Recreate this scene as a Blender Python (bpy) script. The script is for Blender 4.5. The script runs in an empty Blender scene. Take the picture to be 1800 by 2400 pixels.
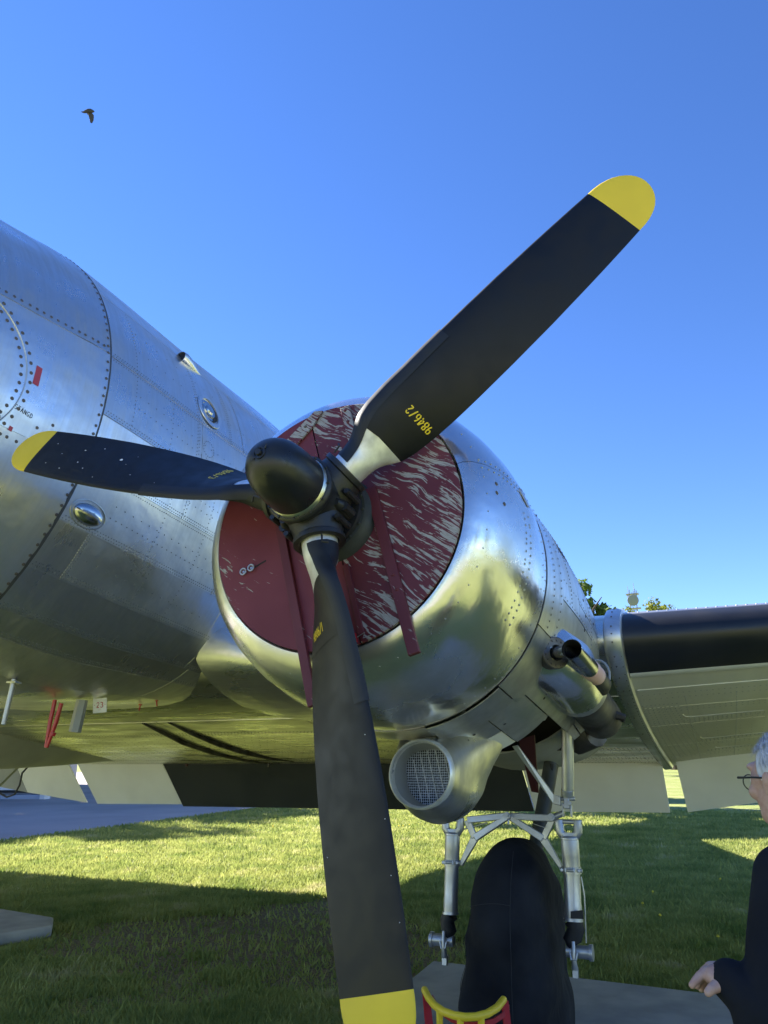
import bpy, bmesh, math, random
import numpy as np
from mathutils import Vector, Matrix
R = math.radians
random.seed(7); rng = np.random.default_rng(7)
C = bpy.context.scene.collection
HUB = 2.45                                            # height of the propeller axis over the ground

# ------------------------------------------------------------------ camera, sky, sun
CAM = Vector((1.26247, -2.41380, -0.89766 + HUB))
cr = Vector((0.92553580, 0.37858366, -0.00760862)); cu = Vector((0.12115559, -0.27703617, 0.95319058))
cf = Vector((-0.35875452, 0.88313383, 0.30227442)); FL = 1780.65
cd = bpy.data.cameras.new('camera'); cam = bpy.data.objects.new('camera', cd); C.objects.link(cam)
cd.sensor_fit = 'VERTICAL'; cd.sensor_height = 24; cd.sensor_width = 18; cd.lens = FL/2400*24
cd.clip_start = 0.05; cd.clip_end = 3000
m = Matrix((( cr.x, cu.x, -cf.x, CAM.x), (cr.y, cu.y, -cf.y, CAM.y), (cr.z, cu.z, -cf.z, CAM.z), (0, 0, 0, 1)))
cam.matrix_world = m
bpy.context.scene.camera = cam
SUN = Vector((-1.30, 0.22, 1.0)).normalized()         # towards the sun
w = bpy.data.worlds.new('World'); bpy.context.scene.world = w; w.use_nodes = True
nt = w.node_tree; bg = nt.nodes['Background']
sk = nt.nodes.new('ShaderNodeTexSky'); sk.sky_type = 'NISHITA'; sk.sun_disc = False
sk.sun_elevation = math.asin(SUN.z); sk.sun_rotation = math.atan2(SUN.x, SUN.y)
sk.air_density = 1.0; sk.dust_density = 0.0; sk.ozone_density = 3.0; sk.altitude = 1800
hs = nt.nodes.new('ShaderNodeHueSaturation'); hs.inputs['Saturation'].default_value = 1.20; hs.inputs['Hue'].default_value = 0.512
nt.links.new(sk.outputs[0], hs.inputs['Color']); nt.links.new(hs.outputs[0], bg.inputs[0]); bg.inputs[1].default_value = 0.086
sl = bpy.data.lights.new('sun', 'SUN'); sl.energy = 5.0; sl.angle = R(0.5); sl.color = (1.0, 0.95, 0.86)
so = bpy.data.objects.new('sun', sl); C.objects.link(so); so.rotation_euler = SUN.to_track_quat('Z', 'Y').to_euler()
so.location = (-20, 5, 30)
vs = bpy.context.scene.view_settings
vs.view_transform = 'Standard'; vs.look = 'None'; vs.gamma = 1; vs.use_curve_mapping = False; vs.exposure = 1.82

# ------------------------------------------------------------------ frames and helpers
AIR = Matrix.Translation((0, 0, HUB)) @ Matrix.Rotation(R(-0.2278), 4, 'Z') @ Matrix.Rotation(R(-7.84), 4, 'X')
AINV = AIR.inverted()
def ray(px, py):                                      # camera ray through a point of the photograph, aircraft frame
    d = cf + cr*((px-900)/FL) - cu*((py-1200)/FL)
    return AINV @ CAM, (AINV.to_3x3() @ d).normalized()
def at(px, py, ax, v):                                # ... where it meets a plane of the aircraft frame
    o, d = ray(px, py); return o + d*((v-o[ax])/d[ax])
def atw(px, py, ax, v):                               # ... a plane of the world, given in the aircraft frame
    d = cf + cr*((px-900)/FL) - cu*((py-1200)/FL); return AINV @ (CAM + d*((v-CAM[ax])/d[ax]))
def ptw(px, py, ax, v):
    d = cf + cr*((px-900)/FL) - cu*((py-1200)/FL); return CAM + d*((v-CAM[ax])/d[ax])
def ptd(px, py, dist):
    d = (cf + cr*((px-900)/FL) - cu*((py-1200)/FL)).normalized(); return CAM + d*dist

class MB:
    def __init__(s): s.v = []; s.f = []; s.m = []; s.mi = 0
    def add(s, vs, fs):
        n = len(s.v); s.v += [tuple(p) for p in vs]; s.f += [tuple(n+i for i in f) for f in fs]; s.m += [s.mi]*len(fs)
    def rings(s, o, axis, dr, n=32):                    # turned part: (distance along the axis, radius), may fold back
        axis = Vector(axis).normalized(); a = axis.orthogonal().normalized(); c = axis.cross(a); o = Vector(o)
        s.grid([[o+axis*d+(a*math.cos(2*math.pi*k/n)+c*math.sin(2*math.pi*k/n))*r_ for k in range(n)] for d, r_ in dr], True)
    def box(s, c, d, M=None):
        vs = [Vector((x*d[0]/2, y*d[1]/2, z*d[2]/2)) for x in (-1,1) for y in (-1,1) for z in (-1,1)]
        if M is not None: vs = [M @ q for q in vs]
        c = Vector(c); s.add([q+c for q in vs], [(0,1,3,2),(4,6,7,5),(0,4,5,1),(2,3,7,6),(0,2,6,4),(1,5,7,3)])
    def tube(s, pts, rad, n=12, cap=True, rz=None):
        pts = [Vector(p) for p in pts]; rs = rad if isinstance(rad, (list, tuple)) else [rad]*len(pts)
        ref = None; rings = []
        for i, p in enumerate(pts):
            t = (pts[min(i+1, len(pts)-1)] - pts[max(i-1, 0)]).normalized()
            if ref is None: ref = t.orthogonal().normalized() if rz is None else Vector(rz)
            a = (ref - t*ref.dot(t)).normalized(); b = t.cross(a); ref = a
            rings.append([p + (a*math.cos(2*math.pi*k/n) + b*math.sin(2*math.pi*k/n))*rs[i] for k in range(n)])
        vs = [q for r_ in rings for q in r_]
        fs = [(i*n+k, i*n+(k+1)%n, (i+1)*n+(k+1)%n, (i+1)*n+k) for i in range(len(pts)-1) for k in range(n)]
        if cap: fs += [tuple(range(n))[::-1], tuple((len(pts)-1)*n+k for k in range(n))]
        s.add(vs, fs)
    def grid(s, rows, closed=False):
        n = len(rows[0]); vs = [q for r_ in rows for q in r_]
        fs = [(i*n+k, i*n+(k+1) % n, (i+1)*n+(k+1) % n, (i+1)*n+k) for i in range(len(rows)-1) for k in range(n if closed else n-1)]
        s.add(vs, fs)
    def lathe(s, prof, o=(0,0,0), n=48, a0=0, a1=360):                       # (y, r) about the Y axis through o
        o = Vector(o); full = abs(a1-a0-360) < 1e-6; k = n if full else n+1
        rows = [[o + Vector((r_*math.cos(R(a0+(a1-a0)*j/n)), y, r_*math.sin(R(a0+(a1-a0)*j/n)))) for j in range(k)] for y, r_ in prof]
        s.grid(rows, full)
    def prism(s, poly, d):                                                    # polygon of 3-D points pushed along d
        n = len(poly); d = Vector(d); poly = [Vector(p) for p in poly]
        s.add(poly + [p+d for p in poly], [tuple(range(n)), tuple(range(2*n-1, n-1, -1))] + [(i, i+n, (i+1) % n+n, (i+1) % n) for i in range(n)])
    def disc(s, c, nrm, r_, h, n=6):
        nrm = Vector(nrm).normalized(); a = nrm.orthogonal().normalized(); b = nrm.cross(a); c = Vector(c)
        s.add([c + (a*math.cos(2*math.pi*k/n)+b*math.sin(2*math.pi*k/n))*r_ for k in range(n)] +
              [c + nrm*h + (a*math.cos(2*math.pi*k/n)+b*math.sin(2*math.pi*k/n))*r_*.6 for k in range(n)],
              [(k, (k+1) % n, n+(k+1) % n, n+k) for k in range(n)] + [tuple(range(n, 2*n))])
    def build(s, name, mats, parent=None, smooth=True, bevel=0, sub=0, solid=0, label=None, kind=None, fixn=True, ang=40, mi=None):
        me = bpy.data.meshes.new(name); me.from_pydata(s.v, [], s.f); 
        if not isinstance(mats, (list, tuple)): mats = [mats]
        for q in mats: me.materials.append(q)
        me.polygons.foreach_set('material_index', s.m)
        if fixn:
            bm = bmesh.new(); bm.from_mesh(me); bmesh.ops.remove_doubles(bm, verts=bm.verts, dist=1e-5)
            bmesh.ops.recalc_face_normals(bm, faces=bm.faces); bm.to_mesh(me); bm.free()
        o = bpy.data.objects.new(name, me); C.objects.link(o)
        if parent is not None: o.parent = parent
        if smooth:
            me.polygons.foreach_set('use_smooth', [True]*len(me.polygons))
            me.set_sharp_from_angle(angle=R(ang))
        if solid: q = o.modifiers.new('s', 'SOLIDIFY'); q.thickness = solid; q.offset = -1; q = o.modifiers.new('e', 'EDGE_SPLIT'); q.split_angle = R(45)
        if bevel: q = o.modifiers.new('b', 'BEVEL'); q.width = bevel; q.segments = 2; q.limit_method = 'ANGLE'
        if sub: q = o.modifiers.new('u', 'SUBSURF'); q.levels = sub; q.render_levels = sub
        if label: o['label'] = label
        if kind: o['kind'] = kind
        return o
def thing(name, label, cat, loc=(0,0,0), group=None):
    o = bpy.data.objects.new(name, None); C.objects.link(o); o.location = loc; o.empty_display_size = .2
    tag(o, label, cat, group); return o
def tag(o, label, cat, group=None, kind=None):
    if label: o['label'] = label
    if cat: o['category'] = cat
    if group: o['group'] = group
    if kind: o['kind'] = kind
    return o

# ------------------------------------------------------------------ materials
def mat(name, col, rough=.5, metal=0., noise=None, bump=None, var=0., coat=0., spec=None, rand=0., extra=None):
    M = bpy.data.materials.new(name); M.use_nodes = True; t = M.node_tree; b = t.nodes['Principled BSDF']
    b.inputs['Base Color'].default_value = (*col, 1); b.inputs['Roughness'].default_value = rough; b.inputs['Metallic'].default_value = metal
    b.inputs['Coat Weight'].default_value = coat
    if spec is not None: b.inputs['Specular IOR Level'].default_value = spec
    N = t.nodes.new; L = t.links.new
    tc = N('ShaderNodeTexCoord')
    src = tc.outputs['Object']
    csock = None; rsock = None
    if noise:                                           # (scale, detail, colour2, roughness2, stretch)
        sc, de, c2, r2, st = noise
        mp = N('ShaderNodeMapping'); mp.inputs['Scale'].default_value = st; L(src, mp.inputs['Vector'])
        nz = N('ShaderNodeTexNoise'); nz.inputs['Scale'].default_value = sc; nz.inputs['Detail'].default_value = de; L(mp.outputs[0], nz.inputs['Vector'])
        rp = N('ShaderNodeValToRGB'); rp.color_ramp.elements[0].position = .36; rp.color_ramp.elements[1].position = .66; L(nz.outputs[0], rp.inputs[0])
        mx = N('ShaderNodeMix'); mx.data_type = 'RGBA'; mx.inputs[6].default_value = (*col, 1); mx.inputs[7].default_value = (*c2, 1); L(rp.outputs[0], mx.inputs[0])
        csock = mx.outputs[2]
        mr = N('ShaderNodeMapRange'); mr.inputs['To Min'].default_value = rough; mr.inputs['To Max'].default_value = r2; L(rp.outputs[0], mr.inputs[0])
        rsock = mr.outputs[0]
    if rand:
        oi = N('ShaderNodeObjectInfo'); mr2 = N('ShaderNodeMapRange'); mr2.inputs['To Min'].default_value = 1-rand; mr2.inputs['To Max'].default_value = 1.0; L(oi.outputs['Random'], mr2.inputs[0])
        vm = N('ShaderNodeVectorMath'); vm.operation = 'SCALE'
        if csock: L(csock, vm.inputs[0])
        else: vm.inputs[0].default_value = col
        L(mr2.outputs[0], vm.inputs['Scale']); csock = vm.outputs[0]
        if rsock:
            ad = N('ShaderNodeMath'); ad.operation = 'MULTIPLY_ADD'; L(oi.outputs['Random'], ad.inputs[0]); ad.inputs[1].default_value = rand*.5; L(rsock, ad.inputs[2]); rsock = ad.outputs[0]
    if csock: L(csock, b.inputs['Base Color'])
    if rsock: L(rsock, b.inputs['Roughness'])
    if bump:                                            # list of (scale, strength, distance, stretch)
        prev = None
        for sc, stg, dist, st in bump:
            mp = N('ShaderNodeMapping'); mp.inputs['Scale'].default_value = st; L(src, mp.inputs['Vector'])
            nz = N('ShaderNodeTexNoise'); nz.inputs['Scale'].default_value = sc; nz.inputs['Detail'].default_value = 3; L(mp.outputs[0], nz.inputs['Vector'])
            bp = N('ShaderNodeBump'); bp.inputs['Strength'].default_value = stg; bp.inputs['Distance'].default_value = dist; L(nz.outputs[0], bp.inputs['Height'])
            if prev: L(prev, bp.inputs['Normal'])
            prev = bp.outputs[0]
        L(prev, b.inputs['Normal'])
    if extra: extra(M, t, b)
    return M
U = (1, 1, 1)
def worn(st=(1.5, 16, 1.0), amt=.45, ra=.16, dark=.62):
    def f(M, t, b):
        N = t.nodes.new; L = t.links.new; g = N('ShaderNodeTexCoord'); mp = N('ShaderNodeMapping'); mp.inputs['Scale'].default_value = st; L(g.outputs['Object'], mp.inputs['Vector'])
        nz = N('ShaderNodeTexNoise'); nz.inputs['Scale'].default_value = 1.6; nz.inputs['Detail'].default_value = 9; nz.inputs['Roughness'].default_value = .68; L(mp.outputs[0], nz.inputs['Vector'])
        big = N('ShaderNodeTexNoise'); big.inputs['Scale'].default_value = 2.6; big.inputs['Detail'].default_value = 6; L(g.outputs['Object'], big.inputs['Vector'])
        ml = N('ShaderNodeMath'); ml.operation = 'MULTIPLY'; L(nz.outputs[0], ml.inputs[0]); L(big.outputs[0], ml.inputs[1])
        mr = N('ShaderNodeMapRange'); mr.inputs['From Min'].default_value = .16; mr.inputs['From Max'].default_value = .36; mr.inputs['To Min'].default_value = 0; mr.inputs['To Max'].default_value = 1; L(ml.outputs[0], mr.inputs[0])
        mx = N('ShaderNodeMix'); mx.data_type = 'RGBA'; mx.blend_type = 'MULTIPLY'; fa = N('ShaderNodeMath'); fa.operation = 'MULTIPLY'; L(mr.outputs[0], fa.inputs[0]); fa.inputs[1].default_value = amt; L(fa.outputs[0], mx.inputs[0])
        src = b.inputs['Base Color'].links[0].from_socket if b.inputs['Base Color'].links else None
        if src: L(src, mx.inputs[6])
        else: mx.inputs[6].default_value = b.inputs['Base Color'].default_value
        mx.inputs[7].default_value = (dark, dark, dark*.96, 1); L(mx.outputs[2], b.inputs['Base Color'])
        ad = N('ShaderNodeMath'); ad.operation = 'MULTIPLY_ADD'; L(mr.outputs[0], ad.inputs[0]); ad.inputs[1].default_value = ra
        rs = b.inputs['Roughness'].links[0].from_socket if b.inputs['Roughness'].links else None
        if rs: L(rs, ad.inputs[2])
        else: ad.inputs[2].default_value = b.inputs['Roughness'].default_value
        L(ad.outputs[0], b.inputs['Roughness'])
    return f
DENT = [(1.7, .55, .030, (1, 1, 1)), (6, .5, .008, (1, 1, 1)), (60, .06, .0005, (1, 1, 1))]
M_skin = mat('aluminium skin', (.88, .87, .85), .18, .92, (2.2, 6, (.77, .76, .73), .34, (1, 1, 2.0)), DENT, rand=.20, extra=worn())
M_cowl = mat('aluminium cowling', (.88, .875, .86), .115, .94, (3.0, 8, (.77, .76, .73), .24, (1, 1, 1)), [(2.4, .55, .025, U), (8, .4, .007, U), (120, .2, .0006, (1, 1, .25))], rand=.06, extra=worn((1, 1.5, 1), .55, .16, .58))
M_dull = mat('stained aluminium', (.66, .66, .62), .34, .9, (5, 8, (.40, .39, .36), .58, (1, 1, 1)), [(4, .3, .01, U), (60, .2, .001, U)], rand=.1)
M_scoop = mat('scoop aluminium', (.74, .73, .69), .20, .95, (5, 8, (.50, .49, .45), .40, U), [(4, .4, .012, U), (14, .2, .004, U)], extra=worn((2, 6, 2), .5, .15, .6))
M_sub = mat('skin joint', (.10, .10, .10), .6, .6)
M_wing = mat('aluminium wing skin', (.90, .88, .78), .17, 1, (1.5, 6, (.76, .74, .62), .34, (1, 5, 1)), [(2.0, .35, .02, (1, 3, 1)), (9, .3, .004, (.5, 3, 1))], rand=.12, extra=worn((2, 14, 1), .45, .1, .6))
M_wingo = mat('weathered wing underside', (.86, .84, .72), .46, .4, (1.5, 6, (.74, .72, .60), .6, (2, .5, 1)), [(2.0, .35, .02, (1, 1, 1)), (9, .25, .004, (1, .4, 1))], rand=.08)
M_grey = mat('grey painted metal', (.36, .365, .35), .5, .0, (3, 6, (.31, .315, .30), .6, U), [(30, .1, .001, U)])
M_flapw = mat('white paint dulled', (.88, .87, .80), .55, 0, (2, 6, (.80, .79, .72), .65, U), [(3, .2, .006, U)])
M_flapb = mat('black paint flap', (.028, .032, .032), .42, 0, (2, 6, (.036, .04, .038), .55, U), [(3, .2, .006, U)])
M_boot = mat('rubber deicer boot', (.012, .013, .015), .34, 0, (3, 7, (.020, .020, .021), .48, U), [(5, .25, .004, (1, 4, 1)), (60, .1, .0006, U)])
M_blade = mat('blade black paint', (.0045, .0052, .0075), .42, 0, (14, 8, (.0065, .007, .009), .54, U), [(140, .10, .0004, U), (18, .12, .0008, U)], spec=.36)
M_rub = mat('blade root rubber', (.009, .010, .014), .5, 0, (20, 6, (.013, .0145, .018), .6, U), [(90, .2, .0005, U)])
M_yel = mat('yellow paint', (.86, .62, .03), .42, 0, (6, 6, (.80, .57, .03), .5, U), [(60, .08, .0005, U)])
M_bare = mat('bare blade metal', (.85, .85, .82), .36, .6, (16, 8, (.62, .61, .56), .5, U), [(70, .15, .0008, U)])
M_hub = mat('hub black paint', (.014, .015, .017), .36, 0, (25, 6, (.022, .022, .024), .5, U), [(55, .22, .0012, U)])
M_dome = mat('dome black paint', (.012, .013, .015), .27, 0, (9, 8, (.018, .019, .02), .40, U), [(50, .06, .0005, U)])
M_band = mat('brass band', (.72, .70, .60), .26, 1, (20, 5, (.6, .58, .48), .38, U), [(60, .1, .0004, U)])
M_case = mat('nose case grey', (.045, .05, .046), .5, 0, (12, 6, (.03, .034, .03), .6, U), [(40, .15, .001, U)])
M_steel = mat('silver painted strut', (.52, .53, .54), .33, .75, (8, 6, (.44, .45, .46), .45, U), [(50, .08, .0005, U)])
M_chrome = mat('polished steel pipe', (.58, .58, .56), .16, 1, (10, 6, (.45, .44, .42), .3, U), [(40, .08, .0005, U)])
M_exh = mat('burnt exhaust metal', (.16, .15, .14), .48, .7, (6, 8, (.06, .055, .05), .7, U), [(12, .4, .006, U), (80, .3, .001, U)])
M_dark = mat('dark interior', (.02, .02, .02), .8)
M_redin = mat('red lining', (.05, .008, .009), .6)
M_rivd = mat('oxidised fastener', (.13, .105, .085), .6, .3)
M_riv = mat('rivet metal', (.30, .30, .29), .45, 1)
M_rivl = mat('underwing rivet', (.60, .60, .54), .5, .5)
M_red = mat('red enamel', (.42, .02, .03), .3, 0, coat=.3)
M_tagred = mat('red marking paint', (.45, .05, .07), .5)
M_white = mat('white paint', (.78, .78, .78), .5)
M_pink = mat('pink tape', (.72, .42, .36), .6, 0, (14, 4, (.78, .55, .46), .7, U), [(40, .3, .002, U)])
M_blue = mat('blue tape print', (.08, .14, .35), .6)
M_ink = mat('black stencil ink', (.03, .03, .035), .6)
M_cable = mat('black cable', (.02, .018, .018), .5)
M_cover = mat('black canvas', (.008, .009, .012), .92, 0, (3, 9, (.024, .026, .031), .95, U), [(3.0, .7, .05, U), (11, .6, .014, (1, 1, .6)), (400, .3, .0006, U)], spec=.2)
M_seam = mat('canvas seam thread', (.03, .034, .04), .9)
M_conc = mat('concrete', (.42, .41, .385), .85, 0, (4, 9, (.31, .305, .29), .9, U), [(30, .3, .004, U), (150, .3, .001, U)])
M_asph = mat('asphalt', (.46, .39, .36), .85, 0, (.35, 9, (.35, .30, .28), .9, (1, 1, 1)), [(60, .3, .003, U)])
M_glass = mat('grille mesh', (.5, .5, .5), .4, .6)
M_skinp = mat('person skin', (.52, .33, .26), .5, 0, (60, 4, (.46, .26, .20), .55, U), [(120, .15, .0005, U)])
M_hair = mat('grey hair', (.74, .75, .79), .55, 0, (60, 5, (.52, .53, .57), .6, (1, 1, .2)), [(80, .5, .002, (1, 1, .25))])
M_jack = mat('dark jacket', (.0075, .0085, .012), .9, 0, (6, 5, (.011, .0125, .017), .92, U), [(6, .8, .04, U), (300, .2, .0005, U)], spec=.25)
M_trou = mat('grey trousers', (.06, .06, .065), .9)
M_frame = mat('spectacle frame', (.012, .011, .012), .3)
M_bird = mat('crow feathers', (.035, .032, .03), .7)
M_bark = mat('bark', (.09, .07, .05), .9, bump=[(12, .6, .02, (1, 1, .2))])
M_tower = mat('galvanised tower', (.35, .36, .37), .5, .4)
M_dish = mat('dish radome', (.20, .22, .20), .6)
M_bldg = mat('pale building paint', (.42, .44, .47), .7, 0, (.6, 4, (.38, .40, .43), .7, U))
M_win = mat('window glass', (.02, .03, .04), .06)
M_lens = mat('spectacle lens', (.9, .9, .9), .02)
M_lens.node_tree.nodes['Principled BSDF'].inputs['Transmission Weight'].default_value = 1
M_lens.node_tree.nodes['Principled BSDF'].inputs['IOR'].default_value = 1.05

def leafmat(name, c1, c2, tr=.25, c3=None):
    M = bpy.data.materials.new(name); M.use_nodes = True; t = M.node_tree; b = t.nodes['Principled BSDF']; N = t.nodes.new; L = t.links.new
    g = N('ShaderNodeTexCoord'); nz = N('ShaderNodeTexNoise'); nz.inputs['Scale'].default_value = 1.3; nz.inputs['Detail'].default_value = 9; nz.inputs['Roughness'].default_value = .7; L(g.outputs['Object'], nz.inputs['Vector'])
    rp = N('ShaderNodeValToRGB'); e = rp.color_ramp.elements; e[0].position = .35; e[0].color = (*c1, 1); e[1].position = .58; e[1].color = (*c2, 1); L(nz.outputs[0], rp.inputs[0])
    if c3: q = rp.color_ramp.elements.new(.64); q.color = (*c3, 1)
    L(rp.outputs[0], b.inputs['Base Color']); b.inputs['Roughness'].default_value = .6; b.inputs['Specular IOR Level'].default_value = .3
    ts = N('ShaderNodeBsdfTranslucent'); L(rp.outputs[0], ts.inputs['Color']); ms = N('ShaderNodeMixShader'); ms.inputs[0].default_value = tr
    L(b.outputs[0], ms.inputs[1]); L(ts.outputs[0], ms.inputs[2]); L(ms.outputs[0], t.nodes['Material Output'].inputs['Surface']); return M
M_leaf = leafmat('leaves', (.07, .115, .02), (.13, .20, .03), .4)
M_leafy = leafmat('spring leaves', (.13, .16, .02), (.22, .24, .03), .4)
M_blades = leafmat('grass blades', (.18, .245, .055), (.41, .43, .13), .5, (.52, .49, .24))

def groundmat():
    M = bpy.data.materials.new('lawn'); M.use_nodes = True; t = M.node_tree; b = t.nodes['Principled BSDF']; N = t.nodes.new; L = t.links.new
    g = N('ShaderNodeTexCoord')
    def nz(sc, de, st=U):
        mp = N('ShaderNodeMapping'); mp.inputs['Scale'].default_value = st; L(g.outputs['Object'], mp.inputs['Vector'])
        q = N('ShaderNodeTexNoise'); q.inputs['Scale'].default_value = sc; q.inputs['Detail'].default_value = de; L(mp.outputs[0], q.inputs['Vector']); return q
    def ramp(src, a, ca, b_, cb):
        r_ = N('ShaderNodeValToRGB'); e = r_.color_ramp.elements; e[0].position = a; e[0].color = (*ca, 1); e[1].position = b_; e[1].color = (*cb, 1); L(src, r_.inputs[0]); return r_
    def mix(f, a, c):
        x = N('ShaderNodeMix'); x.data_type = 'RGBA'; L(f, x.inputs[0]); L(a, x.inputs[6]); L(c, x.inputs[7]); return x
    n1 = nz(1.2, 6); fine = nz(40, 8); dry = nz(.55, 7, (1, 1.6, 1))
    gr = ramp(fine.outputs[0], .3, (.14, .19, .045), .7, (.34, .355, .12))
    g2 = ramp(fine.outputs[0], .3, (.26, .25, .10), .7, (.48, .43, .22))
    f = ramp(dry.outputs[0], .50, (0, 0, 0), .66, (.75, .75, .75)); c1 = mix(f.outputs[0], gr.outputs[0], g2.outputs[0])
    # the bare trodden patch under the wing
    sx = N('ShaderNodeVectorMath'); sx.operation = 'DISTANCE'; L(g.outputs['Object'], sx.inputs[0]); sx.inputs[1].default_value = (-2.5, 4.1, 0)
    ad = N('ShaderNodeMath'); ad.operation = 'MULTIPLY_ADD'; L(dry.outputs[0], ad.inputs[0]); ad.inputs[1].default_value = 2.6; L(sx.outputs['Value'], ad.inputs[2])
    ft = ramp(ad.outputs[0], .0, (1, 1, 1), 1.0, (0, 0, 0))
    mr = N('ShaderNodeMapRange'); mr.inputs['From Min'].default_value = 2.7; mr.inputs['From Max'].default_value = 3.7; mr.inputs['To Min'].default_value = .9; mr.inputs['To Max'].default_value = 0; L(ad.outputs[0], mr.inputs[0])
    dirt = ramp(fine.outputs[0], .3, (.15, .12, .09), .7, (.32, .26, .20)); c2 = mix(mr.outputs[0], c1.outputs[2], dirt.outputs[0])
    L(c2.outputs[2], b.inputs['Base Color']); b.inputs['Roughness'].default_value = .9; b.inputs['Specular IOR Level'].default_value = .15
    bp = N('ShaderNodeBump'); bp.inputs['Strength'].default_value = .7; bp.inputs['Distance'].default_value = .03; L(fine.outputs[0], bp.inputs['Height']); L(bp.outputs[0], b.inputs['Normal'])
    return M
M_lawn = groundmat()

def peelmat(name, thr, seed, dk=1.0):                     # red paint flaking off plywood along the grain
    M = bpy.data.materials.new(name); M.use_nodes = True; t = M.node_tree; b = t.nodes['Principled BSDF']; N = t.nodes.new; L = t.links.new
    g = N('ShaderNodeTexCoord')
    rt = N('ShaderNodeMapping'); rt.inputs['Rotation'].default_value = (0, R(-34), 0); rt.inputs['Location'].default_value = (seed, 0, seed*.7); L(g.outputs['Object'], rt.inputs['Vector'])
    wp_ = N('ShaderNodeTexNoise'); wp_.inputs['Scale'].default_value = 3.0; wp_.inputs['Detail'].default_value = 2; L(rt.outputs[0], wp_.inputs['Vector'])
    wa = N('ShaderNodeVectorMath'); wa.operation = 'MULTIPLY_ADD'; L(wp_.outputs['Color'], wa.inputs[0]); wa.inputs[1].default_value = (.10, .10, .16); L(rt.outputs[0], wa.inputs[2])
    mp = N('ShaderNodeMapping'); mp.inputs['Scale'].default_value = (6.5, 10, 62); L(wa.outputs[0], mp.inputs['Vector'])
    wv = N('ShaderNodeTexNoise'); wv.inputs['Scale'].default_value = 1.6; wv.inputs['Detail'].default_value = 5; wv.inputs['Roughness'].default_value = .58; wv.inputs['Distortion'].default_value = .25; L(mp.outputs[0], wv.inputs['Vector'])
    big = N('ShaderNodeTexNoise'); big.inputs['Scale'].default_value = 4.5; big.inputs['Detail'].default_value = 2; L(rt.outputs[0], big.inputs['Vector'])
    # more flaking toward the rim, where the weather gets at it
    ln = N('ShaderNodeVectorMath'); ln.operation = 'LENGTH'; L(g.outputs['Object'], ln.inputs[0])
    e1 = N('ShaderNodeMath'); e1.operation = 'MULTIPLY_ADD'; L(ln.outputs['Value'], e1.inputs[0]); e1.inputs[1].default_value = .30; e1.inputs[2].default_value = -.12
    s1 = N('ShaderNodeMath'); s1.operation = 'MULTIPLY_ADD'; L(big.outputs[0], s1.inputs[0]); s1.inputs[1].default_value = .32; L(e1.outputs[0], s1.inputs[2])
    s2 = N('ShaderNodeMath'); s2.operation = 'ADD'; L(s1.outputs[0], s2.inputs[0]); L(wv.outputs[0], s2.inputs[1])
    rp = N('ShaderNodeValToRGB'); e = rp.color_ramp.elements; e[0].position = thr; e[0].color = (0, 0, 0, 1); e[1].position = thr+.012; e[1].color = (1, 1, 1, 1); L(s2.outputs[0], rp.inputs[0])
    gn = N('ShaderNodeTexNoise'); gn.inputs['Scale'].default_value = 5; gn.inputs['Detail'].default_value = 8; L(mp.outputs[0], gn.inputs['Vector'])
    wd = N('ShaderNodeValToRGB'); e = wd.color_ramp.elements; e[0].position = .3; e[0].color = (.26, .24, .21, 1); e[1].position = .7; e[1].color = (.46, .44, .40, 1); L(gn.outputs[0], wd.inputs[0])
    rd = N('ShaderNodeValToRGB'); e = rd.color_ramp.elements; e[0].position = .3; e[0].color = (.112*dk, .014*dk, .019*dk, 1); e[1].position = .75; e[1].color = (.150*dk, .027*dk, .034*dk, 1); L(big.outputs[0], rd.inputs[0])
    mx = N('ShaderNodeMix'); mx.data_type = 'RGBA'; L(rp.outputs[0], mx.inputs[0]); L(rd.outputs[0], mx.inputs[6]); L(wd.outputs[0], mx.inputs[7]); L(mx.outputs[2], b.inputs['Base Color'])
    b.inputs['Roughness'].default_value = .55
    bp = N('ShaderNodeBump'); bp.inputs['Strength'].default_value = .5; bp.inputs['Distance'].default_value = .0012; bp.invert = True; L(rp.outputs[0], bp.inputs['Height'])
    bp2 = N('ShaderNodeBump'); bp2.inputs['Strength'].default_value = .25; bp2.inputs['Distance'].default_value = .002; L(gn.outputs[0], bp2.inputs['Height']); L(bp.outputs[0], bp2.inputs['Normal']); L(bp2.outputs[0], b.inputs['Normal'])
    return M
M_peelr = peelmat('flaking red paint', .70, 0.0)
M_peell = peelmat('worn red paint', .86, 3.1, 1.25)
M_peelt = peelmat('weathered red paint', .69, 5.2)
M_batt = peelmat('batten paint', .87, 8.3, .9)

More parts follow.
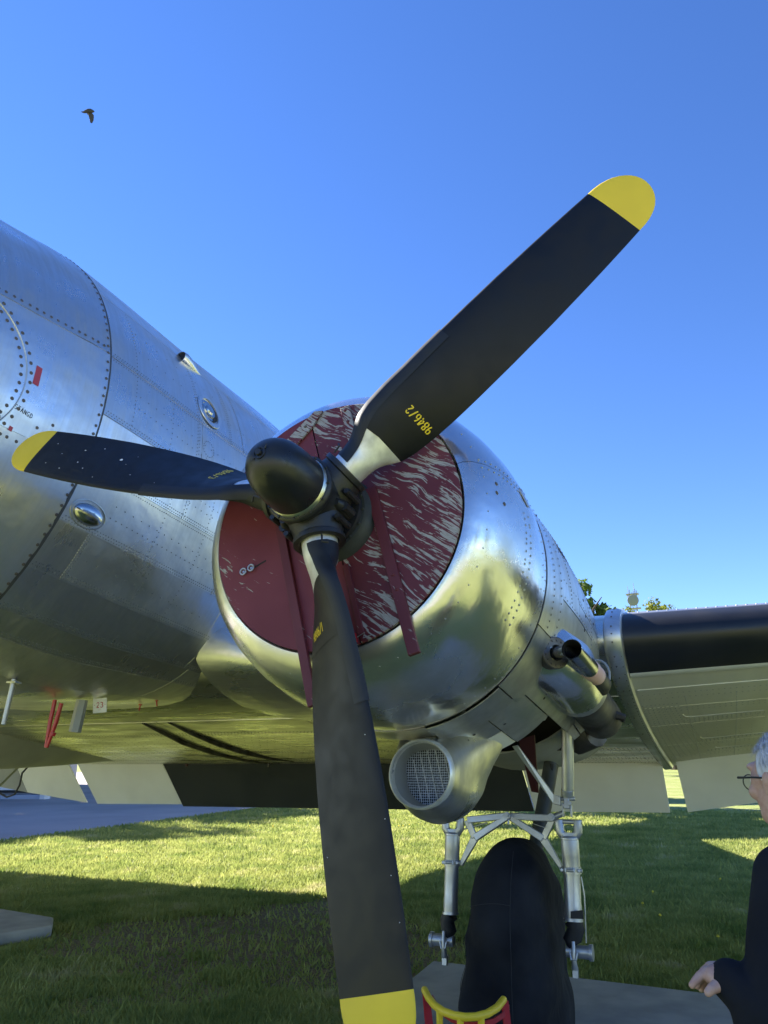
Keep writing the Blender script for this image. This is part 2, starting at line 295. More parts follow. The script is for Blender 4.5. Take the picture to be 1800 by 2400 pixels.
def grillemat():
    M = bpy.data.materials.new('perforated cooler core'); M.use_nodes = True; t = M.node_tree; b = t.nodes['Principled BSDF']; N = t.nodes.new; L = t.links.new
    g = N('ShaderNodeTexCoord'); vo = N('ShaderNodeTexVoronoi'); vo.inputs['Scale'].default_value = 105; vo.inputs['Randomness'].default_value = .12
    mp = N('ShaderNodeMapping'); mp.inputs['Scale'].default_value = (1, 0, .87); L(g.outputs['Object'], mp.inputs['Vector']); L(mp.outputs[0], vo.inputs['Vector'])
    rp = N('ShaderNodeValToRGB'); e = rp.color_ramp.elements; e[0].position = .36; e[0].color = (.006, .008, .012, 1); e[1].position = .44; e[1].color = (.75, .80, .88, 1); L(vo.outputs['Distance'], rp.inputs[0])
    nz = N('ShaderNodeTexNoise'); nz.inputs['Scale'].default_value = 18; nz.inputs['Detail'].default_value = 4; L(g.outputs['Object'], nz.inputs['Vector'])
    mx = N('ShaderNodeMix'); mx.data_type = 'RGBA'; mx.blend_type = 'MULTIPLY'; mx.inputs[0].default_value = .6; L(rp.outputs[0], mx.inputs[6]); L(nz.outputs[0], mx.inputs[7])
    L(mx.outputs[2], b.inputs['Base Color']); b.inputs['Roughness'].default_value = .5; b.inputs['Metallic'].default_value = .3
    bp = N('ShaderNodeBump'); bp.inputs['Strength'].default_value = .8; bp.inputs['Distance'].default_value = .003; L(rp.outputs[0], bp.inputs['Height']); L(bp.outputs[0], b.inputs['Normal']); return M
M_core = grillemat()

# ------------------------------------------------------------------ ground and surroundings
b = MB(); 
b.add([(-900, -900, 0), (900, -900, 0), (900, 900, 0), (-900, 900, 0)], [(0, 1, 2, 3)])
tag(b.build('lawn', M_lawn, smooth=False, fixn=False), None, None, kind='structure')
b = MB(); b.add([(-60, -4, .004), (-11.6, -4, .004), (-11.3, 9.2, .004), (-11.7, 19.3, .004), (-4.3, 20.4, .004), (-2.6, 20.9, .004), (-2.9, 25, .004), (-8, 34.0, .004), (-18, 48, .004), (-60, 60, .004)], [tuple(range(10))])
tag(b.build('tarmac_path', M_asph, smooth=False, fixn=False), None, None, kind='structure')
b = MB(); b.add([(-70, -27, .004), (70, -27, .004), (70, -9, .004), (-70, -9, .004)], [(0, 1, 2, 3)])
M_apron = mat('sunlit apron', (.46, .42, .38), .85, 0, (.3, 8, (.36, .33, .30), .9, U))
tag(b.build('tarmac_apron', M_apron, smooth=False, fixn=False), None, None, kind='structure')
def slab(name, top, h, mt):
    b = MB(); b.prism([(x, y, 0) for x, y in top], (0, 0, h)); o = b.build(name, mt, smooth=False, bevel=.018); o['kind'] = 'structure'; return o
slab('concrete_wheel_pad', [(-.865, 3.27), (-.875, 3.76), (.5, 3.66), (1.25, 3.60), (2.05, 3.5), (2.1, 1.0), (-.55, 1.0)], .05, M_conc)
slab('concrete_pad', [(-7.4, 4.28), (-4.66, 3.80), (-4.40, 3.52), (-4.75, 2.7), (-7.6, 2.5)], .10, M_conc)

# ------------------------------------------------------------------ the aircraft
air = thing('airliner', 'polished bare metal twin engine airliner standing on the lawn', 'airplane')
air.matrix_world = AIR

# --- fuselage
FX = -3.28
FS = [(-2.95, .02, .55), (-2.85, .30, .57), (-2.6, .62, .62), (-2.2, .92, .70), (-1.6, 1.19, .82), (-.9, 1.39, .92), (-.3, 1.50, .98), (.1, 1.565, 1.01), (.45, 1.63, 1.03), (1.5, 1.68, 1.06), (3, 1.75, 1.10), (5, 1.75, 1.12), (8, 1.5, 1.3), (12, .95, 1.6), (15.5, .45, 1.9), (17, .06, 2.0)]
_fy = np.array([s[0] for s in FS]); _fr = np.array([s[1] for s in FS]); _fz = np.array([s[2] for s in FS])
def _cs(y, arr):                                       # smooth interpolation
    i = int(np.clip(np.searchsorted(_fy, y)-1, 0, len(_fy)-2)); h = _fy[i+1]-_fy[i]; t = min(max((y-_fy[i])/h, 0), 1)
    def sl(k):
        if k <= 0: return (arr[1]-arr[0])/(_fy[1]-_fy[0])
        if k >= len(arr)-1: return (arr[-1]-arr[-2])/(_fy[-1]-_fy[-2])
        a = (arr[k]-arr[k-1])/(_fy[k]-_fy[k-1]); b_ = (arr[k+1]-arr[k])/(_fy[k+1]-_fy[k])
        return 0 if a*b_ <= 0 else 2*a*b_/(a+b_)
    m0, m1 = sl(i)*h, sl(i+1)*h; t2 = t*t; t3 = t2*t
    return float((2*t3-3*t2+1)*arr[i] + (t3-2*t2+t)*m0 + (3*t2-2*t3)*arr[i+1] + (t3-t2)*m1)
def fr(y): return _cs(y, _fr)
def fz(y): return _cs(y, _fz)
def fA(y): return .27 if y < 1.2 else (.27 - (y-1.2)/1.8*.17 if y < 3 else (.10 if y < 6 else min(.4, .10+(y-6)*.15)))
def gfl(s, A): return s if s > -.6 else -.6 - A*math.sin((-.6-s)/.4*math.pi/2)
def fus(y, a, off=0.):                                # a in degrees: 0 = our side, 90 = top
    r_ = fr(y)+off; s = math.sin(R(a)); return Vector((FX + r_*math.cos(R(a)), y, fz(y) + r_*gfl(s, fA(y))))
def fus_sd(p):
    r_ = fr(p.y); s = (p.z-fz(p.y))/r_; A = fA(p.y)
    if s > 1: return abs(p.z-fz(p.y)) - r_ + abs(p.x-FX)*.1 + .01
    if s <= -.6:
        k = (-.6-s)/A
        if k >= 1: return .05
        s = -.6 - .4*math.asin(k)/(math.pi/2)
    return abs(p.x-FX) - r_*math.sqrt(max(0, 1-s*s))
def hit(px, py, sd, lo=1.0, hi=12.0, n=500):
    o, d = ray(px, py); prev = lo
    for i in range(n):
        t = lo + (hi-lo)*(i+1)/n
        if sd(o+d*t) < 0:
            a, b_ = prev, t
            for _ in range(30):
                m_ = (a+b_)/2
                if sd(o+d*m_) < 0: b_ = m_
                else: a = m_
            return o+d*b_
        prev = t
    return None
def hf(px, py): return hit(px, py, fus_sd)
def fang(p): return math.degrees(math.atan2((p.z-fz(p.y))/fr(p.y), (p.x-FX)/fr(p.y)))
def fnorm(p):
    c = Vector((FX, 0, 0)); n = Vector((p.x-FX, 0, p.z-fz(p.y))); e = .05
    n.normalize(); n.y = -(fr(p.y+e)-fr(p.y-e))/(2*e); return n.normalized()
b = MB()
ys = [-2.95, -2.9, -2.8, -2.6, -2.4, -2.2, -1.9, -1.6, -1.3, -1.0] + [(-.8 + .2*i) for i in range(25)] + [4.4, 5, 6, 7, 8, 9, 10, 11, 12, 13, 14, 15, 16, 17]
b.grid([[fus(y, a) for a in range(-180, 180, 5)] for y in ys], True)
fuse = b.build('fuselage', M_skin, air)
def patch(y0, y1, a0, a1, g=.0035, off=.0025):
    b = MB(); ny = max(2, int((y1-y0)/.12)); na = max(2, int((a1-a0)/4)); da = math.degrees(g/1.6)
    Y = [y0+g + (y1-y0-2*g)*i/ny for i in range(ny+1)]; A = [a0+da + (a1-a0-2*da)*k/na for k in range(na+1)]
    rows = [[fus(y, a, off) for a in A] for y in Y]
    rows = [[fus(y, A[0], -.001)] + r_ + [fus(y, A[-1], -.001)] for y, r_ in zip(Y, rows)]
    rows = [[Vector(q) - fnorm(q)*(off+.001) for q in rows[0]]] + rows + [[Vector(q) - fnorm(q)*(off+.001) for q in rows[-1]]]
    b.grid(rows); return b
SEAMY = .45
def skin(y0, y1, a0, a1, **k):
    return patch(y0, y1, a0, a1).build('skin_panel', M_skin, fuse, **k)
for a0, a1, Y in ((-60, -49, (.45, 2.05, 3.0)), (-49, -43, (.45, 2.05, 3.2)), (-43, -34, (.45, 2.0, 3.4)), (-34, -24.1, (.45, .665, 1.95, 3.4)),
                  (-24.1, -12.5, (.45, 1.78, 3.4)), (-12.5, -1.4, (.45, 1.25, 2.4, 3.6)), (-1.4, 12.8, (.45, 1.3, 2.4, 3.6)), (12.8, 33, (.45, 1.78, 3.2, 4.6)), (33, 62, (.45, 2.2, 4.0)), (62, 100, (.45, 2.2, 4.0)),
                  (13.2, 62, (-1.2, .45)), (62, 100, (-1.2, .45)), (-13, 13.2, (-1.2, .45)), (-41, -13, (-1.2, .45)), (-60, -41, (-1.2, .45))):
    for y0, y1 in zip(Y, Y[1:]): skin(y0, y1, a0, a1)
dk = MB(); lt = MB()                                   # oxidised screws of the nose, bright rivets behind
def riv(mb, y, a, r_=.005, h=.0022, off=.0028):
    p = fus(y, a, off); mb.disc(p, fnorm(p), r_, h)
for k in range(64): riv(dk, SEAMY-.022, -60+k*2.15+rng.normal()*.15, .0095)
for k in range(36): riv(dk, -1.1+k*.043+rng.normal()*.003, 14.6, .0095)
for k in range(36): riv(dk, -1.1+k*.043+rng.normal()*.003, -14.4, .0095)
HC = (-.46, .88); HR = .455
def hatch(t, rr):                                     # point of the round nose hatch on the skin
    y = HC[0] + rr*math.cos(t); z = HC[1] + rr*math.sin(t); s = (z-fz(y))/fr(y)
    return y, math.degrees(math.asin(max(-1, min(1, s))))
for k in range(56):
    t = 2*math.pi*k/56
    for rr, dt in ((HR+.024, 0), (HR-.030, .05)):
        y, a = hatch(t+dt, rr)
        if y > -.62: riv(dk, y, a, .0105)
for y, a in ((.20, -.5-8), (.235, -9.6), (.13, -10.3), (.16, -11.4)): riv(dk, y, a, .0095)
b = MB(); b.tube([fus(*hatch(2*math.pi*k/80, HR), .0035) for k in range(81)], .0034, 6); b.build('hatch_rim', M_dull, fuse)
b = MB(); b.tube([fus(*hatch(R(-26), HR-.01), .01), fus(-.16, -8.5, .02), fus(-.24, -6.8, .012)], [.004, .012, .016], 8); b.build('hatch_latch', M_dull, fuse)
for a, sp in ((12.8, .020), (-1.4, .021), (-12.5, .019), (-24.1, .021), (-34, .022), (-43, .024), (-49, .026)):
    y = .47
    while y < 3.2:
        riv(lt, y, a+.55, .0036); riv(lt, y+sp/2, a+1.15, .0036)
        if a in (12.8, -12.5): riv(lt, y, a-.6, .0036)
        y += sp
for y0, a0, a1, st, w2 in ((.665, -1, 33, 1.0, 0), (.665, -34, -24, .55, 1), (1.0, -1, 12, 1.3, 0), (1.25, -12, 30, .9, 1), (1.78, -24, -12.5, .6, 1), (1.62, 12.8, 33, .7, 1), (1.78, 12.8, 33, .7, 0), (1.12, -24, -1, 1.1, 0), (1.5, -24, -1.4, 1.0, 0), (2.1, -24, 12, 1, 0), (1.2, -34, -24, 1.0, 0), (1.5, -44, -24, 1.1, 0)):
    a = a0
    while a < a1:
        riv(lt, y0, a, .0038)
        if w2: riv(lt, y0+.02, a+st/2, .0038)
        a += st
for a, y0, y1, st in ((4.5, .7, 2.2, .05), (7.5, .7, 2.0, .07), (-6, .7, 2.0, .045), (-8, .8, 1.9, .06), (-17, .75, 1.9, .07), (-19.5, .7, 1.9, .045), (20, .7, 2.0, .08), (26, .7, 1.8, .1), (-29, .75, 1.8, .08)):
    y = y0
    while y < y1: riv(lt, y, a + (y-y0)*-.6, .0042); y += st
for k in range(18): riv(lt, 1.37+.055*math.cos(k*.35), 6.8+2.0*math.sin(k*.35), .004)
dk.build('skin_screws', M_rivd, fuse, kind='stuff', smooth=False, fixn=False)
lt.build('skin_rivets', M_riv, fuse, kind='stuff', smooth=False, fixn=False)
# scalloped edge of the nose joint strip
b = MB(); rows = []
for k in range(140):
    a = -58+k*.9; w_ = .006+.007*abs(math.sin(k*.62)) if a < -14 else .004
    rows.append([fus(SEAMY-.003-w_, a, .0032), fus(SEAMY+.003, a, .0034)])
b.grid(rows); b.build('joint_strip', M_sub, fuse, smooth=False, fixn=False)
# round vent with glass bowl, scoop, blister, red patch
def frame_at(y, a):
    p = fus(y, a); n = fnorm(p); f_ = (Vector((0, 1, 0)) - n*n.y).normalized(); return p, n, f_, n.cross(f_)
p, n, f_, u_ = frame_at(1.40, 18.4)
b = MB(); b.grid([[p + n*h + (f_*math.cos(t)+u_*math.sin(t)*1.12)*r_ for t in [2*math.pi*k/32 for k in range(32)]] for h, r_ in ((.003, .125), (.009, .122), (.011, .104), (.010, .094), (-.03, .088))], True)
b.build('vent_ring', M_skin, fuse)
b = MB(); b.grid([[p + n*h + (f_*math.cos(t)+u_*math.sin(t))*r_ - f_*.012 for t in [2*math.pi*k/28 for k in range(28)]] for h, r_ in ((.004, .085), (.005, .066), (.016, .060), (.014, .042), (.024, .032), (.026, .001))], True)
b.build('vent_bowl', M_chrome, fuse)
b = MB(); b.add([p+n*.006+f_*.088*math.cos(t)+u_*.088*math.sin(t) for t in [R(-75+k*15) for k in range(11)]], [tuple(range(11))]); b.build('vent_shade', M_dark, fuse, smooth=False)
p, n, f_, u_ = frame_at(1.24, 33.5)
b = MB(); b.grid([[p + f_*q + n*max(0, hh*math.sin(math.pi*k/14)) + u_*ww*math.cos(math.pi*k/14) for k in range(15)] for q, hh, ww in ((-.01, .055, .045), (.02, .06, .047), (.09, .05, .042), (.17, .025, .028), (.25, .002, .01))])
b.build('air_scoop', M_skin, fuse, solid=.004)
b = MB(); b.add([p + f_*.0 + n*max(0, .05*math.sin(math.pi*k/14)) + u_*.04*math.cos(math.pi*k/14) for k in range(15)], [tuple(range(15))]); b.build('scoop_mouth', M_dark, fuse, smooth=False)
p, n, f_, u_ = frame_at(.60, -20.9)
b = MB(); b.grid([[p + f_*(.100*math.cos(v)+.0) + (u_*math.cos(q) + n*.85*math.sin(q))*.058*math.sin(v) for q in [math.pi*k/16 for k in range(17)]] for v in [math.pi*k/20 for k in range(21)]])
b.build('blister', M_chrome, fuse)
b = MB(); b.tube([p + f_*(.120*math.cos(t)) + u_*.074*math.sin(t) + n*.003 for t in [2*math.pi*k/40 for k in range(41)]], .003, 6); b.build('blister_rim', M_dull, fuse)
b = MB(); b.add([fus(y, a, .0036) for y, a in ((.028, -2.5), (.062, -2.6), (.058, 1.4), (.024, 1.5))], [(0, 1, 2, 3)]); b.build('red_marking', M_tagred, fuse, smooth=False)
b = MB(); b.add([fus(y, a, .0036) for y, a in ((.00, -12.2), (.02, -12.3), (.02, -13.2), (.00, -13.1))], [(0, 1, 2, 3)]); b.build('red_dot', M_tagred, fuse, smooth=False)

# --- stencil lettering: strokes in a unit cell (x right, y up)
def arc(cx, cy, rx, ry, a0, a1, n=7): return [(cx+rx*math.cos(R(a0+(a1-a0)*i/n)), cy+ry*math.sin(R(a0+(a1-a0)*i/n))) for i in range(n+1)]
GL = {'9': [arc(.5, .70, .38, .26, 80, -80), arc(.5, .70, .38, .26, 100, 260), [(.88, .66), (.84, .3), (.6, .02)]],
      '8': [arc(.5, .76, .33, .22, 80, -80), arc(.5, .76, .33, .22, 100, 260), arc(.5, .26, .40, .25, 80, -80), arc(.5, .26, .40, .25, 100, 260)],
      '4': [[(.62, .98), (.08, .34)], [(.08, .26), (.55, .26)], [(.74, 1), (.74, .32)], [(.74, .20), (.74, 0)]],
      '6': [arc(.5, .30, .38, .28, 80, -80), arc(.5, .30, .38, .28, 100, 260), [(.12, .36), (.2, .72), (.5, .98)]],
      '/': [[(.15, -.05), (.85, 1.05)]], '1': [[(.5, 1), (.5, 0)]],
      '2': [arc(.5, .70, .36, .28, 165, 5), [(.84, .6), (.16, .10)], [(.12, .02), (.90, .02)]],
      '3': [arc(.45, .75, .38, .23, 150, -80), arc(.45, .26, .42, .25, 80, -150)],
      'S': [arc(.5, .75, .36, .23, 30, 250), arc(.5, .26, .36, .25, 70, -150)], 'T': [[(.05, .97), (.95, .97)], [(.5, .85), (.5, 0)]],
      'A': [[(.45, .98), (.08, 0)], [(.55, .98), (.92, 0)], [(.28, .35), (.72, .35)]], 'u': [[(.25, 1.18), (.35, 1.18)], [(.65, 1.18), (.75, 1.18)]],
      'N': [[(.12, 0), (.12, 1)], [(.16, .92), (.84, .08)], [(.88, 0), (.88, 1)]], 'G': [arc(.5, .5, .4, .48, 45, 190), arc(.5, .5, .4, .48, 200, 345), [(.9, .42), (.55, .42)]],
      'D': [[(.12, 0), (.12, 1)], arc(.2, .5, .68, .48, 82, 5), arc(.2, .5, .68, .48, -5, -82)]}
def lettering(txt, f, w_, h_, gap, st):               # f(u, v) -> point; u to the right, v up
    b = MB(); x = 0
    for ch in txt:
        cw = w_*(.45 if ch == '1' else 1)
        for g in ([*GL['A'], *GL['u']] if ch == 'Ä' else GL[ch]):
            pts = [(x + q[0]*cw, q[1]*h_) for q in g]; n = len(pts); L_ = []; R_ = []
            for i in range(n):
                dx = pts[min(i+1, n-1)][0]-pts[max(i-1, 0)][0]; dy = pts[min(i+1, n-1)][1]-pts[max(i-1, 0)][1]; l = math.hypot(dx, dy) or 1
                L_.append((pts[i][0]-dy/l*st/2, pts[i][1]+dx/l*st/2)); R_.append((pts[i][0]+dy/l*st/2, pts[i][1]-dx/l*st/2))
            b.grid([[f(*l), f(*r_)] for l, r_ in zip(L_, R_)])
        x += cw+gap
    return b, x-gap
b, _ = lettering('STÄNGD', lambda u, v: fus(-.015+u, -8.8+math.degrees(v/1.6)+u*-4, .0037), .014, .026, .0035, .0035)
b.build('closed_stencil', M_ink, fuse, smooth=False, fixn=False)

# --- wing
def foil(s, up, t=.138):
    yt = 5*t*(.2969*math.sqrt(s)-.126*s-.3516*s*s+.2843*s**3-.1015*s**4); c_ = .02/.16*(.8*s-s*s) if s < .4 else .02/.36*(.2+.8*s-s*s)
    return c_ + (yt if up else -yt)
def wsec(x):                                           # leading edge y, z, chord, incidence slope
    d = max(0, x-.80, -6.51-x); tp = d/12.6
    return 2.15+.272*d, .03+.088*d, 4.33-2.95*tp, -.045*(1-tp)
def wp(x, s, up): y0, z0, c_, inc = wsec(x); return Vector((x, y0+s*c_, z0+s*c_*inc+c_*foil(s, up)))
def wlow(x, y, off=0.):
    y0, z0, c_, inc = wsec(x); s = min(max((y-y0)/c_, 0), 1); return wp(x, s, False) - Vector((0, 0, off))
SS = [1, .95, .9, .8, .7, .6, .5, .4, .3, .2, .14, .09, .05, .025, .01, .003]
loop = lambda x: [wp(x, s, True) for s in SS] + [wp(x, 0, True)] + [wp(x, s, False) for s in reversed(SS)]
b = MB(); b.grid([loop(x) for x in np.linspace(-6.5, .79, 24)]); wing = b.build('centre_wing', M_wing, air)
b = MB(); b.grid([loop(x) for x in np.linspace(.80, 13.4, 26)]); b.add(loop(13.4), [tuple(range(33))]); owing = b.build('outer_wing', M_wingo, air)
b = MB(); b.grid([loop(x) for x in np.linspace(-6.54, -19, 20)]); b.add(loop(-19), [tuple(range(33))]); b.build('outer_wing', M_wing, air)
# underside skin panels
def under(x0, x1, y0, y1, par, off=.003):
    g = .006; nx = max(2, int(abs(x1-x0)/.3)); ny = max(2, int((y1-y0)/.12)); b = MB(); rows = []
    sh = lambda x: wsec(x)[0]-2.15 if x > .80 else 0
    sc = lambda x: (wsec(x)[2])/4.33
    X = [x0+g+(x1-x0-2*g)*i/nx for i in range(nx+1)]
    for i, x in enumerate(X):
        Y = [2.15 + (y-2.15)*sc(x) + sh(x) for y in [y0+g+(y1-y0-2*g)*k/ny for k in range(ny+1)]]
        rr = [wlow(x, y, off) for y in Y]; rows.append([rr[0]+Vector((0, 0, off+.001))] + rr + [rr[-1]+Vector((0, 0, off+.001))])
    rows = [[q+Vector((0, 0, off+.001)) for q in rows[0]]] + rows + [[q+Vector((0, 0, off+.001)) for q in rows[-1]]]
    b.grid(rows); b.build('skin_panel', M_wingo if par is owing else M_wing, par)
for x0, x1, Y in ((-6.4, -4.6, (3.0, 4.2, 5.2, 5.9)), (-4.6, -3.0, (3.0, 4.2, 5.2, 6.0)), (-3.0, -1.62, (3.0, 3.5, 4.7, 5.5, 6.0)), (-1.62, -.72, (2.35, 2.78, 3.1, 3.5, 4.7, 5.5, 6.0)), (-.72, .78, (4.7, 5.5, 6.0)), (.52, .78, (2.7, 3.5, 4.7))):
    for y0, y1 in zip(Y, Y[1:]): under(x0, x1, y0, y1, wing)
for x0, x1 in ((.88, 1.75), (1.75, 2.35), (2.35, 3.4)):
    for y0, y1 in ((2.62, 3.02), (3.02, 3.6), (3.6, 4.6), (4.6, 5.5), (5.5, 6.25)): under(x0, x1, y0, y1, owing)
# rivet rows of the underside
b = MB(); bd_ = MB(); sh = lambda x: wsec(x)[0]-2.15 if x > .80 else 0
def wr(x, y, r_=.005, mb=b):
    yy = 2.15+(y-2.15)*wsec(x)[2]/4.33+sh(x); p = wlow(x, yy, .003); mb.disc(p, (0, 0, -1), r_, .002)
for y in (2.72, 2.81, 3.07, 3.13, 3.47, 3.53, 4.66, 4.74, 5.46, 5.54, 5.95):
    x = -6.3
    while x < 3.3:
        if (x > -1.6 or y > 3.2) and not (.75 < x < .885) and (abs(x) > .72 or y > 4.6): wr(x, y, .0065, b if x > .8 else bd_)
        x += .034
for y in np.arange(3.6, 5.9, .14):
    for x in np.arange(-6.2, 3.2, .08):
        if not (.75 < x < .89) and (x < -.75 or y > 4.7 or x > .89) and y not in (4.66,): wr(x+rng.normal()*.002, y, .0052, b if x > .8 else bd_)
for x in (-2.4, -1.3, -1.05, 1.15, 1.45, 1.75, 2.05, 2.35):
    for y in np.arange(2.8 if x > -1.6 else 3.4, 5.9, .035): wr(x, y, .0055, b if x > .8 else bd_)
for k in range(9):                                     # the dense reinforcement fan by the wing joint
    n_ = 44-k*2
    for i in range(n_): wr(.885+k*.026+i*.0016*k*.4, 2.95+i*.068, .0075)
for r0, L_, y0, n_ in ((1.0, .62, 3.42, 6), (1.02, .60, 4.42, 6), (1.05, .5, 5.2, 4)):
    for j in range(n_):
        for i in range(int(L_*(1-j/n_)/.03)): wr(r0+.18+i*.03, y0+.03*j, .0075)
bd_.build('underwing_rivets', M_rivd, wing, kind='stuff', smooth=False, fixn=False)
b.build('underwing_rivets', M_rivl, owing, kind='stuff', smooth=False, fixn=False)
for x0, x1, y in ((1.14, 1.62, 3.36), (1.22, 1.66, 4.36), (1.32, 1.58, 5.1)):   # raised stiffener edges
    b = MB(); f = lambda x, y: wlow(x, 2.15+(y-2.15)*wsec(x)[2]/4.33+sh(x), .005)
    b.tube([f(x0-.03, y-.10), f(x0-.02, y-.03), f(x0+.02, y-.005)] + [f(x, y) for x in np.linspace(x0+.06, x1, 6)], .0045, 6); b.build('stiffener_edge', M_rivl, owing)
# black rubber boot, its clamp strip and the silver joint fairing
bs = [.19*k/10 for k in range(10, 0, -1)]
def bootloop(x, off, su=.035, sl_=.052):
    P = [(s, True) for s in np.linspace(su, .002, 6)] + [(0, True)] + [(s, False) for s in np.linspace(.002, sl_, 9)]
    out = []
    for s, up in P:
        q = wp(x, s, up); e = .004; t0 = wp(x, s+e, up) - (wp(x, max(0, s-e), up) if s > e else wp(x, e, not up)); n = Vector((0, -t0.z, t0.y)).normalized()
        if n.dot(q - (wp(x, .25, True)+wp(x, .25, False))/2) < 0: n = -n
        out.append(q+n*off)
    return out
b = MB(); b.grid([bootloop(x, .006) for x in np.linspace(.872, 13.2, 40)]); boot = b.build('deicer_boot', M_boot, air)
b = MB()
b.grid([[wp(x, s, False)-Vector((0, 0, o_)) for s, o_ in ((.051, .004), (.053, .012), (.062, .013), (.066, .006), (.067, -.002))] for x in np.linspace(.872, 6, 60)])
b.build('boot_clamp', M_wingo, owing)
b = MB(); b.grid([[wp(x, s, True)+Vector((0, 0, o_)) for s, o_ in ((.034, .004), (.035, .009), (.05, .009), (.051, .003))] for x in np.linspace(.872, 6, 60)])
for i in range(90): q = wp(.9+i*.055, .043, True); b.disc(q+Vector((0, 0, .008)), (0, -.3, 1), .007, .006)
b.build('boot_clamp', M_skin, owing)
FULL = [1, .9, .8, .65, .5, .35, .22, .14, .09, .05, .025, .01, .003]
def ringloop(x, off): 
    P = [(s, True) for s in FULL] + [(0, True)] + [(s, False) for s in reversed(FULL)]; y0, z0, c_, inc = wsec(x)
    mid = Vector((x, y0+.45*c_, z0-.02)); out = []
    for s, up in P:
        q = wp(x, s, up); n = Vector((0, -1, 0)) if s < .005 else Vector((0, -.25 if s < .1 else 0, 1 if up else -1)).normalized()
        out.append(q+n*off)
    return out
b = MB(); b.grid([ringloop(x, o_) for x, o_ in ((.765, .0), (.775, .028), (.79, .034), (.84, .034), (.862, .028), (.87, .0))])
jf = b.build('joint_fairing', M_skin, air)
b = MB()
for s in np.linspace(.01, .95, 60):
    for x in (.785, .85): b.disc(wp(x, s, False)-Vector((0, 0, .032)), (0, 0, -1), .0042, .003)
for q in ringloop(.815, .035)[4:22]: b.disc(q, (0, -1, 0), .005, .003)
b.build('fairing_bolts', M_rivd, jf, kind='stuff', smooth=False, fixn=False)

# flaps hanging down under the trailing edge
def flap(name, c4, mt, th=.014, label=None):
    b = MB(); b.prism(c4, (0, th, .004)); return b.build(name, mt, air, smooth=False, bevel=.003, label=label)
hz = lambda px, y=1802: at(px-6, y-16, 1, 5.98); lz = lambda px, y: at(px, y, 1, 6.27)
flap('flap', [hz(185), hz(384.5), lz(427.5, 1885), lz(228, 1884)], M_flapw, label='dull white flap section nearest the fuselage')
flap('flap', [hz(386), hz(1224), lz(1252, 1902), lz(429, 1890)], M_flapb, label='black painted flap section')
flap('flap', [hz(1226), hz(1557, 1804), lz(1571, 1905), lz(1254, 1902)], M_flapw, label='dull white flap section behind the wheel')
q = [at(1584, 1786, 1, 5.98), at(1786, 1756, 1, 6.0), at(1850, 1871, 1, 6.3), at(1612, 1904, 1, 6.27)]
b = MB(); q[1] = q[0]+(q[1]-q[0])*2.6; q[2] = q[3]+(q[2]-q[3])*2.3; b.prism(q, (0, .014, .004)); b.build('flap', M_flapw, air, smooth=False, bevel=.003, label='dull white flap of the outer wing')
b = MB(); b.prism([at(34, 1786, 1, 5.98), at(160, 1790, 1, 5.98), at(204, 1881, 1, 6.25), at(64, 1857, 1, 6.22)], (0, .02, .0)); b.build('flap', M_flapw, air, smooth=False, bevel=.003, label='tilted flap of the far wing, left of the gap')
b = MB(); b.prism([at(-60, 1775, 1, 5.98), at(33, 1786, 1, 5.98), at(63, 1857, 1, 6.22), at(-60, 1832, 1, 6.22)], (0, .02, 0)); b.build('flap', M_grey, air, smooth=False, bevel=.003)
b = MB(); b.prism([at(18, 1798, 1, 5.0), at(40, 1798, 1, 5.0), at(-12, 1850, 1, 5.2), at(-40, 1850, 1, 5.2)], (0, .04, 0)); b.build('flap_strut', M_grey, air, smooth=False)
b = MB(); b.tube([at(66, 1796, 1, 4.8), at(52, 1812, 1, 4.8), at(46, 1840, 1, 4.8), at(34, 1862, 1, 4.8), at(16, 1868, 1, 4.8), at(0, 1860, 1, 4.8), at(-25, 1845, 1, 4.8)], .011, 8); tag(b.build('cable', M_cable, None), 'black cable looping down below the belly beside the flap', 'cable').matrix_world = AIR
# belly fairing plate behind the nose, aft body under the wing
# two curved dark strakes and one by the belly
def strake(P, yb, h, w_=.012):
    pts = [hit(x, y, lambda p: wlow(p.x, p.y).z - p.z if 2.2 < p.y < 6.4 else 1, 3, 12, 900) for (x, y) in P]; b = MB(); rows = []
    for i, p in enumerate(pts):
        k = math.sin(math.pi*(i+.35)/(len(pts)-.3)); hh = h*k; rows.append([p+Vector((w_, 0, .01)), p+Vector((w_, 0, -hh*.5)), p+Vector((0, 0, -hh*.5-.004)), p+Vector((-w_, 0, -hh*.5)), p+Vector((-w_, 0, .01))])
    b.grid(rows); b.build('strake', M_exh, wing)
strake([(335, 1694), (380, 1712), (430, 1735), (500, 1760), (570, 1778), (640, 1790)], [3.3, 3.5, 3.8, 4.2, 4.6, 5.0], .085)
strake([(396, 1692), (450, 1715), (510, 1738), (570, 1758), (630, 1774), (688, 1784)], [3.3, 3.5, 3.8, 4.2, 4.6, 5.0], .085)
strake([(-20, 1740), (20, 1748), (60, 1757), (110, 1768)], [3.0, 3.2, 3.4, 3.6], .08)
p = at(630, 1790, 1, 5.0); b = MB(); b.tube([p, p-Vector((0, 0, .03))], [.018, .013], 10); b.build('drain_mast', M_exh, wing)
# wing root fillet
b = MB(); rows = []
for x, y0, zt, zb_, ln in ((-1.02, 2.14, .28, -.22, 1.0), (-1.25, 2.11, .29, -.23, 1.0), (-1.45, 2.07, .32, -.24, 1.0), (-1.60, 2.03, .36, -.24, 1.0), (-1.75, 2.0, .41, -.23, 1.1), (-1.95, 1.98, .46, -.22, 1.2)):
    r_ = []
    for k in range(17):
        t = math.pi*(k/16) ; r_.append(Vector((x, y0 + ln*(1-math.sin(t))**1.25, (zt+zb_)/2 + (zt-zb_)/2*math.cos(t))))
    rows.append(r_)
b.grid(rows); b.build('wing_fillet', M_skin, air)

